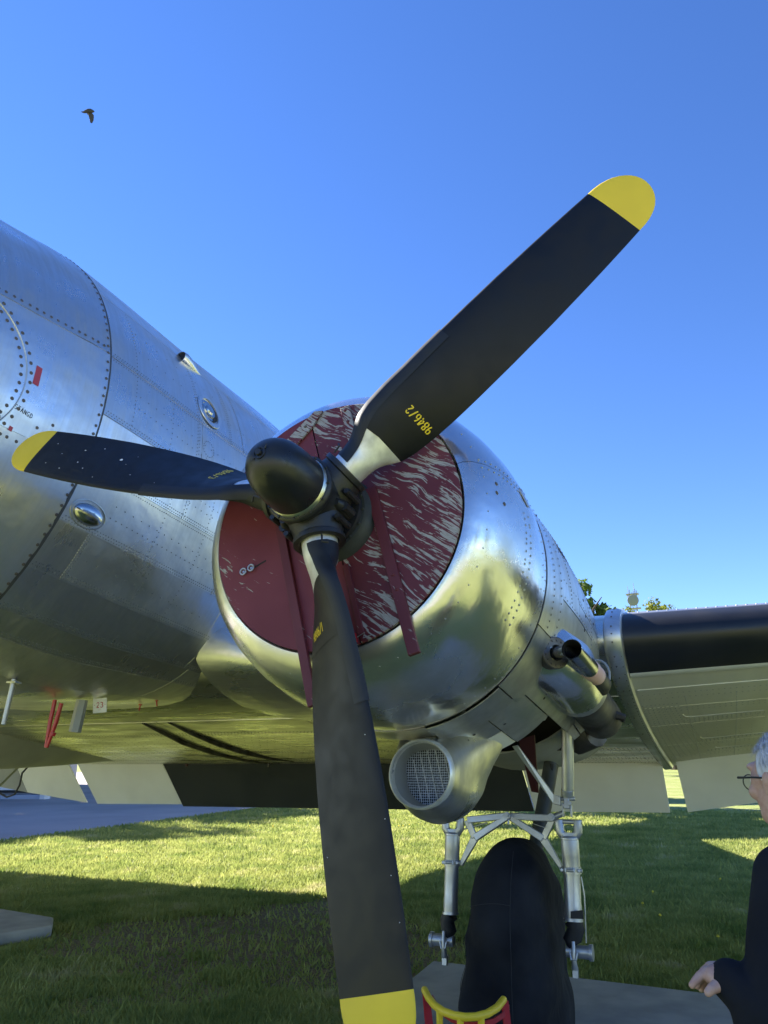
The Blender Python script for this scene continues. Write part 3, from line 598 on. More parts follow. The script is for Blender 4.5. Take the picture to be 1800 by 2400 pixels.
# --- engine cowling, nacelle
def ringseg(prof, a0, a1, n, mt, name, par, th=.0, **k):
    b = MB(); b.lathe(prof, n=n, a0=a0, a1=a1); return b.build(name, mt, par, solid=th, **k)
cowl_prof = [(.30, .500), (.215, .508), (.185, .520), (.172, .535), (.177, .556), (.205, .588), (.26, .622), (.34, .652), (.45, .677), (.58, .694), (.70, .700), (.80, .699), (.872, .694)]
cowl = None
b = MB(); b.lathe([(.30, .49), (.30, .1)], n=32); b.lathe([(.868, .62), (.87, .40)], n=48); b.lathe([(.31, .5), (.5, .6), (.87, .66)], n=48)
cowl = b.build('cowling', M_dark, air)
for a0, a1 in ((19, 78), (78, 265), (-95, 19)):
    da = .12; b = MB(); b.lathe(cowl_prof, n=max(8, int((a1-a0)/3)), a0=a0+da, a1=a1-da); o = b.build('cowl_panel', M_cowl, cowl, solid=.003, fixn=False); o.data.flip_normals()
lt = MB(); dk = MB()
def cpt(y, a, off=.001):
    ys_ = [q[0] for q in cowl_prof[3:]]; rs_ = [q[1] for q in cowl_prof[3:]]; r_ = float(np.interp(y, ys_, rs_)); e = .01
    sl_ = (float(np.interp(y+e, ys_, rs_))-float(np.interp(y-e, ys_, rs_)))/(2*e); n = Vector((math.cos(R(a)), -sl_, math.sin(R(a)))).normalized()
    return Vector((r_*math.cos(R(a)), y, r_*math.sin(R(a))))+n*off, n
for y in np.arange(.24, .60, .035):
    for a in (17.2, 20.8): p, n = cpt(y, a); lt.disc(p, n, .005, .0018)
for y0, s_ in ((.78, 2.2), (.84, 1.9)):
    for a in np.arange(-60, 75, s_*2): p, n = cpt(y0, a); lt.disc(p, n, .0042, .0018)
for a in np.arange(-30, 10, 2.4):
    for y in (.52, .57): p, n = cpt(y, a+rng.normal()*.3); lt.disc(p, n, .0055, .0018)
for y, a in ((.60, 21), (.66, 23), (.72, 24), (.30, 12), (.29, 8), (.33, 5)): p, n = cpt(y, a); dk.disc(p, n, .009, .002)
for a in range(-120, 240, 7): p, n = cpt(.235, a); lt.disc(p, n, .0035, .0015)
lt.build('cowl_rivets', M_dull, cowl, kind='stuff', smooth=False, fixn=False); dk.build('cowl_screws', M_rivd, cowl, kind='stuff', smooth=False, fixn=False)
b = MB(); p, n = cpt(.56, 19.5, .003); q, _ = cpt(.62, 14.5, .003); b.add([cpt(.545, 18.6, .004)[0], cpt(.60, 19.2, .004)[0], cpt(.65, 15.0, .004)[0], cpt(.60, 13.6, .004)[0], cpt(.57, 15.5, .004)[0]], [(0, 1, 2, 3, 4)]); b.build('patch_plate', M_dull, cowl, smooth=False, solid=.002)
# nacelle behind the seam, in panels
nac_prof = [(.882, .693), (1.05, .704), (1.2, .716), (1.5, .733), (1.9, .737), (2.4, .727), (3.0, .70), (3.8, .60), (4.6, .44), (5.3, .22)]
def nr(y): return float(np.interp(y, [q[0] for q in nac_prof], [q[1] for q in nac_prof]))
b = MB(); b.lathe([(.875, .60), (.88, .675), (1.2, .69), (1.5, .705), (1.9, .71), (2.6, .70), (3.4, .6)], n=60, a0=-44, a1=224)
nac = b.build('nacelle', M_sub, air)
def npan(y0, y1, a0, a1, mt=M_skin, name='nacelle_panel', off=0., th=.004):
    g = .003; b = MB(); ny = max(2, int((y1-y0)/.1)); da = math.degrees(g/.7)
    b.lathe([(y, nr(y)+off) for y in [y0+g+(y1-y0-2*g)*i/ny for i in range(ny+1)]], n=max(3, int((a1-a0)/3)), a0=a0+da, a1=a1-da)
    o = b.build(name, mt, nac, solid=th, fixn=False); o.data.flip_normals(); return o
npan(.882, 1.16, -22, 19, off=.004); npan(.882, 1.3, 19, 75); npan(.882, 1.3, 75, 200); npan(1.16, 1.52, -5, 19); npan(1.52, 2.6, 2, 30); npan(1.3, 2.6, 30, 90); npan(1.3, 2.6, 90, 150); npan(1.3, 3.4, 150, 226)
npan(1.16, 1.9, -22, -5, M_dull); npan(1.52, 1.9, -5, 2); npan(1.9, 2.6, -44, 2, M_dull)
# cowl flaps on the underside and the dull lower shell
npan(.882, 1.17, -48, -22, M_dull, 'cowl_flap', .006); npan(.882, 1.10, -78, -48, M_dull, 'cowl_flap', .012); npan(.882, 1.05, -118, -78, M_wing, 'cowl_flap', .004); npan(.882, 1.1, -160, -118, M_wing, 'cowl_flap', .004)
npan(1.10, 1.62, -60, -44, M_dull, 'nacelle_panel', .001); npan(1.17, 1.9, -44, -22, M_dull); npan(1.10, 1.34, -75, -60, M_dull)
npan(1.36, 1.62, -73, -60, M_flapw, 'gear_door', -.004)
# lower rear nacelle closing behind the wheel well
b = MB(); rows = []
for y, k, w_ in ((2.55, .86, 1.0), (2.9, .88, 1.0), (3.4, .86, .98), (4.0, .74, .9), (4.7, .56, .75), (5.4, .36, .5), (5.95, .25, .2)):
    rows.append([Vector((.66*w_*math.sin(R(a)), y, -.0 - .66*k*math.cos(R(a)) if abs(a) < 90 else 0)) for a in range(-88, 89, 8)])
b.grid(rows); b.build('rear_nacelle', M_grey, air, solid=.01)
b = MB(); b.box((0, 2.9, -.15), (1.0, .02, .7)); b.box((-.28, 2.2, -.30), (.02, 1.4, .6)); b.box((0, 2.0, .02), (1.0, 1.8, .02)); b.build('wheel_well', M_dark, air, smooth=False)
b = MB(); b.prism([at(1215, 1735, 1, 2.3), at(1252, 1722, 1, 2.3), at(1262, 1858, 1, 2.6), at(1245, 1855, 1, 2.6)], (.0, .02, 0)); b.build('well_lining', M_redin, air, smooth=False)
lt = MB()
for y, a0, a1, st in ((1.0, -20, 72, 2.4), (1.12, -20, 18, 3), (1.34, -2, 88, 1.6), (1.48, 20, 88, 2), (1.87, -20, 60, 1.8), (2.3, 3, 60, 1.6), (2.36, 3, 60, 1.6)):
    for a in np.arange(a0, a1, st): rr = nr(y)+.0055*(y < 1.16); n = Vector((math.cos(R(a)), 0, math.sin(R(a)))); lt.disc(n*rr+Vector((0, y, 0)), n, .0055, .0025)
for a in (-3.5, 3.5, 28.5, 31.5, 17, 21):
    for y in np.arange(1.2, 2.55, .05): n = Vector((math.cos(R(a)), 0, math.sin(R(a)))); lt.disc(n*nr(y)+Vector((0, y, 0)), n, .0045, .0018)
lt.build('nacelle_rivets', M_riv, nac, kind='stuff', smooth=False, fixn=False)
dk = MB()
for y, a in [(1.0, 40), (1.05, 34), (1.02, 46), (1.06, 28), (1.6, -12), (1.75, -14), (1.4, -40), (1.55, -38), (1.28, -57), (1.45, -30), (1.7, 8), (1.7, 1), (1.65, -6), (1.95, 20), (2.0, 12), (2.02, 5), (1.2, -68)]:
    n = Vector((math.cos(R(a)), 0, math.sin(R(a)))); dk.disc(n*nr(y)+Vector((0, y, 0)), n, .009, .003)
dk.build('nacelle_screws', M_dark, nac, kind='stuff', smooth=False, fixn=False)
# red hinge pin and dark slots at the bottom of the cowl
b = MB(); b.tube([at(893, 1695, 1, .90), at(945, 1690, 1, .90)], .005, 6); b.build('hinge_pin', M_redin, cowl)
b = MB(); b.add([at(*t, 1, .93) for t in ((1003, 1690), (1040, 1679), (1043, 1672), (1005, 1684))], [(0, 1, 2, 3)]); b.build('flap_gap', M_dark, cowl, smooth=False)

# --- oil cooler scoop
sc = [(.950, .100, -.862, .138, .138, .138), (1.00, .098, -.862, .146, .150, .148), (1.08, .09, -.865, .158, .19, .160), (1.18, .08, -.868, .170, .25, .172), (1.30, .07, -.868, .176, .30, .176), (1.42, .06, -.855, .180, .34, .172), (1.52, .055, -.83, .178, .34, .15), (1.60, .05, -.80, .17, .32, .12), (1.66, .05, -.77, .15, .26, .08)]
def scr(y, xc, zc, rx, ru, rd, n=40, k=1.):
    out = []
    for i in range(n):
        t = 2*math.pi*i/n; c_, s_ = math.cos(t), math.sin(t); fl = 1+(max(0, s_+.05)**1.4)*max(0, y-.98)*2.9
        out.append(Vector((xc+rx*c_*k*fl, y, zc+(ru if s_ > 0 else rd)*s_*k)))
    return out
b = MB(); b.grid([scr(*q) for q in sc], True); b.add(scr(*sc[-1]), [tuple(range(40))[::-1]]); scoop = b.build('oil_cooler_scoop', M_scoop, air)
b = MB(); b.grid([scr(.99, .098, -.86, .13, .13, .13), scr(.955, .099, -.861, .132, .132, .132), scr(.944, .1, -.862, .138, .138, .138), scr(.952, .1, -.862, .144, .144, .144), scr(.99, .098, -.86, .147, .149, .146)], True); b.build('scoop_lip', M_bare, scoop)
b = MB(); b.grid([scr(.955, .1, -.862, .133, .133, .133), scr(1.05, .096, -.858, .127, .127, .127), scr(1.14, .092, -.856, .120, .120, .120)], True); b.build('scoop_duct', M_grey, scoop)
b = MB(); cc = scr(1.135, .092, -.856, .121, .121, .121); b.add(cc, [tuple(range(40))]); b.build('cooler_core', M_core, scoop, smooth=False)
for k in range(5):
    b = MB(); o_ = (-.07+k*.037); dx = Vector((math.sin(R(14)), 0, -math.cos(R(14)))); ex = Vector((dx.z*-1, 0, dx.x)); hl = math.sqrt(.116**2-o_**2); ctr = Vector((.092, 1.131, -.856))+ex*o_
    b.box(ctr, (.0024, .004, 2*hl), Matrix(((ex.x, 0, -dx.x), (0, 1, 0), (ex.z, 0, -dx.z)))); b.build('cooler_bar', M_white, scoop, smooth=False)

# --- exhaust on the outboard side
E0 = at(1296, 1535, 1, 1.25); E1 = at(1352, 1610, 1, 1.75); E2 = at(1420, 1695, 1, 2.25)
ax_ = (E2-E0).normalized()
b = MB(); b.tube([E0-ax_*.16+Vector((-.20, 0, .02)), E0-ax_*.06+Vector((-.09, 0, .01)), E0+Vector((-.035, 0, 0)), E0+ax_*.16, E0+(E1-E0)*.85, E1+ax_*.02], [.05, .12, .150, .158, .150, .142], 28); exf = b.build('exhaust_shroud', M_cowl, air)
b = MB(); b.tube([E1-ax_*.10, E1+ax_*.03, E1+ax_*.035], [.142, .150, .135], 28, cap=False); b.build('shroud_rim', M_dull, exf)
EL_ = (E2-E1).length; b = MB(); b.rings(E1, ax_, [(-.12, .108), (EL_*.5, .116), (EL_, .116), (EL_+.004, .110), (EL_-.15, .095), (EL_-.16, .001)]); b.build('exhaust_pipe', M_exh, air)
PC = at(1303, 1530, 1, 1.115); pn = Vector((.70, -.70, -.12)).normalized()
a_ = pn.orthogonal().normalized(); b_ = pn.cross(a_)
b = MB(); b.grid([[PC+pn*h+(a_*math.cos(t)+b_*math.sin(t))*r_ for t in [2*math.pi*k/36 for k in range(36)]] for h, r_ in ((-.05, .072), (.0, .072), (.004, .068), (.004, .036), (-.02, .03))], True)
for k in range(14): t = 2*math.pi*k/14; b.disc(PC+pn*.004+(a_*math.cos(t)+b_*math.sin(t))*.056, pn, .006, .004)
b.build('flange_plate', M_exh, exf)
S0 = at(1340, 1521, 1, .98); S1 = at(1402, 1590, 1, 1.50); sax = (S1-S0).normalized()
b = MB(); b.tube([PC-pn*.01, PC+pn*.03, PC+pn*.055+(S0-PC)*.3, S0+sax*.10], [.028, .026, .024, .024], 16); b.build('stub_elbow', M_chrome, exf)
rr = .044
SL = (S1-S0).length; b = MB(); b.rings(S0, sax, [(.12, rr*.92), (.004, rr*.93), (0, rr*.97), (.003, rr), (SL-.05, rr)]); stub = b.build('heater_pipe', M_chrome, air)
b = MB(); b.rings(S0, sax, [(.006, rr*.915), (.2, rr*.9), (.21, .001)]); b.build('pipe_bore', M_dark, stub)
b = MB(); b.tube([S1-sax*.20, S1-sax*.195, S1-sax*.15, S1-sax*.10, S1-sax*.055, S1-sax*.05], [rr, rr*1.05, rr*1.08, rr*1.05, rr*1.07, rr], 28, cap=False); b.build('tape_wrap', M_pink, stub)
b = MB(); b.tube([S1-sax*.17, S1-sax*.125], rr*1.09, 28, cap=False); b.f = [f for i, f in enumerate(b.f) if i in (16, 17, 18, 19, 20, 21)]; b.m = [0]*len(b.f); b.build('tape_print', M_blue, stub)
b = MB(); b.tube([S1-sax*.06, S1+sax*.02, S1+sax*.08+Vector((0, .03, 0)), S1+sax*.13+Vector((-.02, .07, 0))], [rr*.98, rr*.96, rr*.95, rr*.9], 24); b.build('pipe_elbow', M_exh, stub)
hc = at(1400, 1583, 1, 1.75)
b = MB(); b.tube([hc + Vector((.062*math.cos(t)-.0, .02*math.sin(t)+.0, .085*math.sin(t))) for t in [R(150-k*20) for k in range(15)]], .006, 8); b.build('hose_loop', M_grey, exf)
b = MB(); b.tube([at(1404, 1612, 1, 1.9), at(1436, 1670, 1, 2.1)], .007, 8); b.tube([at(1396, 1617, 1, 1.9), at(1430, 1672, 1, 2.1)], .004, 6); b.tube([at(1425, 1670, 1, 2.1), at(1462, 1682, 1, 2.15), at(1458, 1692, 1, 2.15)], [.03, .022, .015], 8); b.build('support_rod', M_exh, exf)
# hook shaped hinge and rivetted strip behind the lower shell
b = MB(); b.tube([at(1290, 1634, 1, 1.75), at(1297, 1645, 1, 1.72), at(1288, 1664, 1, 1.7), at(1275, 1684, 1, 1.68), at(1260, 1689, 1, 1.66), at(1252, 1684, 1, 1.66)], .010, 8); b.prism([at(1254, 1683, 1, 1.68), at(1287, 1640, 1, 1.76), at(1292, 1650, 1, 1.76), at(1268, 1685, 1, 1.7)], (0, .01, 0)); b.build('hinge_bracket', M_grey, nac)
for P in ([(1304, 1636), (1322, 1636), (1372, 1708), (1360, 1718)], [(1283, 1660), (1304, 1640), (1358, 1722), (1345, 1733)]):
    b = MB(); b.prism([at(x, y, 1, 2.15) for x, y in P], (0, .02, 0))
    for t in np.linspace(.06, .94, 12):
        for s_ in (.25, .75): q = (at(*P[0], 1, 2.15)*(1-t)+at(*P[3], 1, 2.15)*t)*(1-s_)+(at(*P[1], 1, 2.15)*(1-t)+at(*P[2], 1, 2.15)*t)*s_; b.disc(q, (0, -1, 0), .005, .003)
    b.build('web_plate', M_grey, nac, smooth=False)
b = MB(); b.tube([at(1345, 1745, 1, 2.4), at(1372, 1718, 1, 2.35), at(1396, 1712, 1, 2.3)], [.07, .10, .09], 12); b.build('rear_shroud', M_exh, nac)

# --- propeller
PHI = R(42.4); PITCH = 2.45; TIP = 1.75
hubm = MB()
hubm.lathe([(-.135, .0), (-.138, .124), (-.132, .131), (-.120, .133), (-.105, .128), (-.09, .120), (-.05, .128), (0, .135), (.05, .128), (.085, .105), (.10, .08)], n=48)
prop = None
rad = lambda k: Vector((math.cos(PHI+k*2*math.pi/3), 0, math.sin(PHI+k*2*math.pi/3)))
for k in range(3):
    d = rad(k); hubm.rings((0, 0, 0), d, [(.02, .115), (.09, .105), (.13, .094), (.150, .090), (.156, .097), (.174, .097), (.177, .080), (.170, .070)])
prop = hubm.build('propeller', M_hub, air)
b = MB(); b.lathe([(-.155, .1145), (-.150, .118), (-.138, .1215), (-.134, .1215), (-.134, .10)], n=48); b.build('dome_band', M_band, prop)
dp = [(-.402, 0), (-.4015, .016), (-.398, .030), (-.391, .045), (-.380, .060), (-.366, .074), (-.347, .088), (-.325, .099), (-.298, .107), (-.26, .1125), (-.21, .1155), (-.1555, .1165), (-.150, .112)]
b = MB(); b.lathe(dp, n=64); dome = b.build('dome', M_dome, prop)
b = MB(); b.lathe([(-.400, .023), (-.405, .023), (-.405, .018), (-.398, .017), (-.398, .012), (-.413, .011), (-.414, 0)], n=24); b.build('dome_plug', M_hub, prop)
for s_ in (1, -1): b = MB(); b.tube([Vector((s_*.019, -.402, s_*.016)), Vector((s_*.027, -.404, s_*.030))], [.003, .001], 6); b.build('lock_wire', M_hub, prop)
for k in range(12):                                    # rim lock screws
    t = 2*math.pi*k/12; b = MB(); b.disc((.126*math.cos(t), -.136, .126*math.sin(t)), (0, -1, 0), .006, .005, 8); b.build('rim_screw', M_hub, prop, smooth=False)
for k in range(3):                                     # barrel clamp bolts and counter bosses
    d = rad(k); e = rad(k+.5); tn = Vector((-d.z, 0, d.x))
    for s_ in (-1, 1):
        b = MB(); q = d*.118 + tn*s_*.104; b.tube([q+Vector((0, -.045, 0)), q+Vector((0, .045, 0))], .013, 8); b.tube([q+Vector((0, -.056, 0)), q+Vector((0, -.045, 0))], .011, 6); b.build('barrel_bolt', M_hub, prop)
    b = MB(); q = e*.125; b.tube([q+Vector((0, -.06, 0)), q+Vector((0, -.03, 0)), q+Vector((0, .05, 0))], [.014, .026, .028], 10); b.tube([q*1.16+Vector((0, -.03, 0)), q*1.16+Vector((0, .04, 0))], .018, 8); b.build('barrel_boss', M_hub, prop)
    b = MB(); q = d*.185 + tn*.045; b.tube([q+Vector((0, -.075, 0)), q+d*.03+Vector((0, -.082, 0)), q+d*.035+tn*.02+Vector((0, -.07, 0))], .004, 6); b.build('deicer_nozzle', M_hub, prop)
b = MB(); b.lathe([(.08, .10), (.085, .145), (.105, .15), (.115, .12)], n=40); b.build('slinger_ring', M_hub, prop)
b = MB(); b.lathe([(.10, .10), (.105, .160), (.13, .166), (.15, .184), (.22, .20), (.30, .20)], n=48)
for k in range(16): t = 2*math.pi*k/16; b.disc((.153*math.cos(t), .104, .153*math.sin(t)), (0, -1, 0), .007, .006)
b.build('nose_case', M_case, air)
CH = [(.15, .135, 1.0), (.22, .136, .95), (.26, .148, .74), (.29, .176, .56), (.32, .214, .42), (.35, .244, .335), (.40, .264, .27), (.5, .278, .21), (.7, .288, .15), (.9, .292, .115), (1.1, .291, .095), (1.3, .282, .082), (1.45, .272, .075), (1.58, .258, .070)]
cr_ = np.array([q[0] for q in CH]); cc_ = np.array([q[1] for q in CH]); ct_ = np.array([q[2] for q in CH])
def chord(r_):
    if r_ <= 1.58: return float(np.interp(r_, cr_, cc_))
    k = (r_-1.58)/(TIP-1.58); return .258*math.sqrt(max(1e-4, 1-k**2.3))
def bpt(k, r_, s, front, off=0.):                      # s: 0 trailing edge .. 1 leading edge
    d = rad(k); tn = Vector((-d.z, 0, d.x)); be = math.atan(PITCH/(2*math.pi*max(r_, .33)))
    be = min(be, R(47))
    cx = tn*math.cos(be) + Vector((0, -math.sin(be), 0)); nx = Vector((0, -math.cos(be), 0)) - tn*math.sin(be)
    c_ = chord(r_); t_ = float(np.interp(r_, cr_, ct_))*min(c_, .258 if r_ > 1.58 else c_)
    le = .5 + .03*min(1, max(0, (r_-.3)/.3))           # pitch axis a little ahead of mid chord
    rd = max(0, min(1, (t_/c_-.25)/.5))                # round shank to airfoil
    u = s; ell = math.sqrt(max(0, 1-(2*u-1)**2)); v = 1-u
    af = (.2969*math.sqrt(v)-.126*v-.3516*v*v+.2843*v**3-.1036*v**4)*10
    hf_ = (.5*ell*rd + (1-rd)*(af*.52)*1.0)*t_
    hb_ = -(.5*ell*rd + (1-rd)*(af*.10))*t_
    if r_ > 1.58: q = math.sqrt(max(0.02, 1-((r_-1.58)/(TIP-1.58))**2)); hf_ *= q; hb_ *= q
    return d*r_ + cx*((s-le)*c_) + nx*((hf_ if front else hb_) + (off if front else -off))
SN = [0, .01, .03, .07, .12, .2, .3, .4, .5, .6, .7, .8, .88, .93, .97, .99, 1]
RR = [.15, .17] + [.18+.0125*i for i in range(33)] + [.60, .65, .72, .80, .9, 1.0, 1.1, 1.2, 1.3, 1.4, 1.5, 1.5795, 1.5805, 1.61, 1.64, 1.67, 1.69, 1.71, 1.725, 1.737, 1.745, 1.7495]
YL = 1.577
for k, name in ((0, 'upper'), (1, 'left'), (2, 'lower')):
    b = MB(); rows = [[bpt(k, r_, s, True) for s in SN] + [bpt(k, r_, s, False) for s in SN[-2:0:-1]] for r_ in RR]
    n = len(rows[0]); b.grid(rows, True); b.add(rows[-1], [tuple(range(n))])
    nring = n
    for fi in range(len(b.m)):
        ri = fi//nring; si = fi % nring
        r_ = RR[min(ri, len(RR)-1)]
        if r_ >= YL+.002 or ri >= len(RR)-1: b.m[fi] = 1
        elif r_ < .53:
            lead = SN[si] if si < len(SN)-1 else 1
            rootlim = .36 + .17*(SN[si] if si < len(SN)-1 else .5)
            b.m[fi] = 2 if r_ < .342 else 0
    bl = b.build('blade', [M_blade, M_yel, M_bare], prop, fixn=True, ang=60, label={'upper': 'blade pointing up to the right', 'left': 'blade pointing left, chipped paint', 'lower': 'blade hanging down past the scoop'}[name])
    # black paint and rubber boot laid over the bare root
    def sheet(f, r0, r1, s0, s1, nr_, ns, mt, nm, off):
        b = MB(); b.grid([[bpt(k, r0(s)+(r1(s)-r0(s))*i/nr_, s, True, off) for s in [s0+(s1-s0)*j/ns for j in range(ns+1)]] for i in range(nr_+1)]); return b.build(nm, mt, prop, fixn=False)
    b = MB(); NR = 18; ns = 16; rows = []
    for i in range(NR+1):
        r_ = .36+(.56-.36)*i/NR; rows.append(r_)
    b.grid([[bpt(k, (.365-.04*s)+(.56-(.365-.04*s))*i/18, s, True, .0018) for s in SN[1:-1]] for i in range(19)])
    b.grid([[bpt(k, .35+(.56-.35)*i/10, s, False, .0018) for s in SN[1:-1]] for i in range(11)])
    b.build('blade_paint_edge', M_blade, prop, fixn=False)
    b = MB(); b.grid([[bpt(k, r_, max(s0, .74+.10*min(1, max(0, (r_-.2)/.2))), True, .0032) for s0 in (.7, .8, .88, .93, .97, .99)] + [bpt(k, r_, 1, True)+(bpt(k, r_, 1, True)-bpt(k, r_, .6, True)).normalized()*.005] + [bpt(k, r_, s0, False, .0032) for s0 in (.99, .97, .93, .88, .8)] for r_ in [q for q in RR if .19 < q < .85]])
    b.build('blade_boot', M_rub, prop, fixn=False)
    f = lambda u, v: bpt(k, .515-v, .10 + (u/.27), True, .0030)
    b, W_ = lettering('9846/' + {0: '2', 1: '3', 2: '1'}[k], f, .0168, .034, .0042, .0050); b.build('serial_stencil', M_yel, prop, smooth=False, fixn=False)
chips = MB(); kk = 1
for r_, s, q in ((1.05, .42, .013), (1.22, .72, .005), (1.28, .62, .006), (1.30, .35, .006), (1.36, .8, .005), (1.42, .5, .004), (1.20, .25, .005), (.92, .7, .004), (.98, .3, .003), (1.5, .3, .005), (1.12, .85, .004), (1.47, .75, .004), (.75, .8, .003), (1.0, .5, .003)):
    q *= .72; c_ = bpt(kk, r_, s, True, .0016); t1 = (bpt(kk, r_+.01, s, True, .0016)-c_).normalized(); t2 = (bpt(kk, r_, s+.03, True, .0016)-c_).normalized()
    chips.add([c_+t1*q*math.cos(a)*(.8+.5*rng.random())+t2*q*.6*math.sin(a)*(.8+.5*rng.random()) for a in [2*math.pi*i/9 for i in range(9)]], [tuple(range(9))])
for r_, s in ((1.21, .08), (1.3, .93), (1.42, .95), (.9, .9), (1.15, .96)):
    c_ = bpt(2, r_, s, True, .0016); chips.disc(c_, (0, -1, 0), .0016, .001)
chips.build('paint_chips', M_white, prop, smooth=False, fixn=False, kind='stuff')

# --- plywood cover in the engine mouth
cov = thing('engine_cover', 'flaking dark red plywood disc closing the engine mouth behind the propeller', 'cover'); cov.matrix_world = AIR
G = R(16.7); eu = Vector((math.cos(G), 0, math.sin(G))); ed = Vector((math.sin(G), 0, -math.cos(G)))
def half(name, e0, e1, mt, y, th, Rc=.526, hole=.165, label=None, sub=None):
    b = MB(); n = 44; out = []; inn = []
    # strip polygon between e0 and e1 inside the disc and outside the hub hole
    xs = np.linspace(e0, e1, n)
    for sgn in (1, -1):
        top = [(x, math.sqrt(max(0, Rc*Rc-x*x))) for x in xs]; bot = [(x, math.sqrt(max(0, hole*hole-x*x))) for x in xs]
        rows = [[eu*x - ed*(sgn*v) + Vector((0, yy, 0)) for (x, v) in L_] for L_, yy in ((bot, y+th), (bot, y), (top, y), (top, y+th))]
        b.grid(rows)
    return b.build(name, mt, cov, label=label)
half('board', -.525, -.0025, M_peell, .160, .014, label='smooth worn red left board')
half('board', .0025, .525, M_peelr, .160, .014, label='heavily flaked red right board')
def batten(e, l0, l1, w_, mt, y=.140, th=.022, nm='batten'):
    b = MB(); c_ = eu*e + ed*((l0+l1)/2) + Vector((0, y+th/2-.0005, 0)); b.box(c_, (w_, th, abs(l1-l0)), Matrix(((eu.x, 0, -ed.x), (0, 1, 0), (eu.z, 0, -ed.z)))); return b.build(nm, mt, cov, smooth=False, bevel=.002)
batten(-.222, -.15, .69, .036, M_batt); batten(.186, -.06, .64, .042, M_batt); batten(.166, -.48, -.16, .040, M_peelt); batten(0.012, .21, .50, .022, M_batt, .150, .012)
batten(-.222, -.46, -.15, .036, M_batt)
b = MB(); b.prism([Vector((x, .148, z)) for x, z in ((-.085, .515), (-.125, .52), (-.33, .32), (-.30, .27), (-.19, .375), (-.13, .44))], (0, .010, 0)); b.build('lap_board', M_peelt, cov, smooth=False, bevel=.0015)
for x, z in ((-.16, .45), (-.25, .36), (-.215, .34)): b = MB(); b.disc((x, .148, z), (0, -1, 0), .007, .004, 8); b.build('screw', M_rivd, cov, smooth=False)
for e, l in ((.186, .33), (.186, .39), (.166, -.46), (.166, -.40)): b = MB(); b.disc(eu*e+ed*l+Vector((0, .140, 0)), (0, -1, 0), .008, .005, 8); b.build('screw', M_batt, cov, smooth=False)
for x, z in ((-.379, -.183), (-.345, -.170)):
    b = MB(); b.tube([Vector((x+.013*math.cos(t), .148, z+.013*math.sin(t))) for t in [2*math.pi*i/14 for i in range(15)]], .0035, 6); b.disc((x, .158, z), (0, -1, 0), .008, .008, 8); b.build('eye_bolt', M_steel, cov)
b = MB(); d0 = Vector((-.335, .1585, -.166)); d1 = Vector((-.285, .1585, -.142)); pe = (d1-d0).cross(Vector((0, 1, 0))).normalized()*.0035; b.add([d0+pe, d1+pe, d1-pe, d0-pe], [(0, 1, 2, 3)]); b.build('latch_slot', M_dark, cov, smooth=False)
b = MB(); b.prism([Vector((x, .150, z)) for x, z in ((.105, -.455), (.135, -.47), (.14, -.50), (.10, -.52), (.075, -.50))], (0, .008, 0)); b.build('ribbon_end', M_red, cov, smooth=False)
b = MB(); b.tube([Vector((.14, .150, -.485)), Vector((.17, .148, -.47)), Vector((.165, .148, -.49)), Vector((.20, .148, -.48))], .0018, 5); b.build('wire', M_steel, cov)

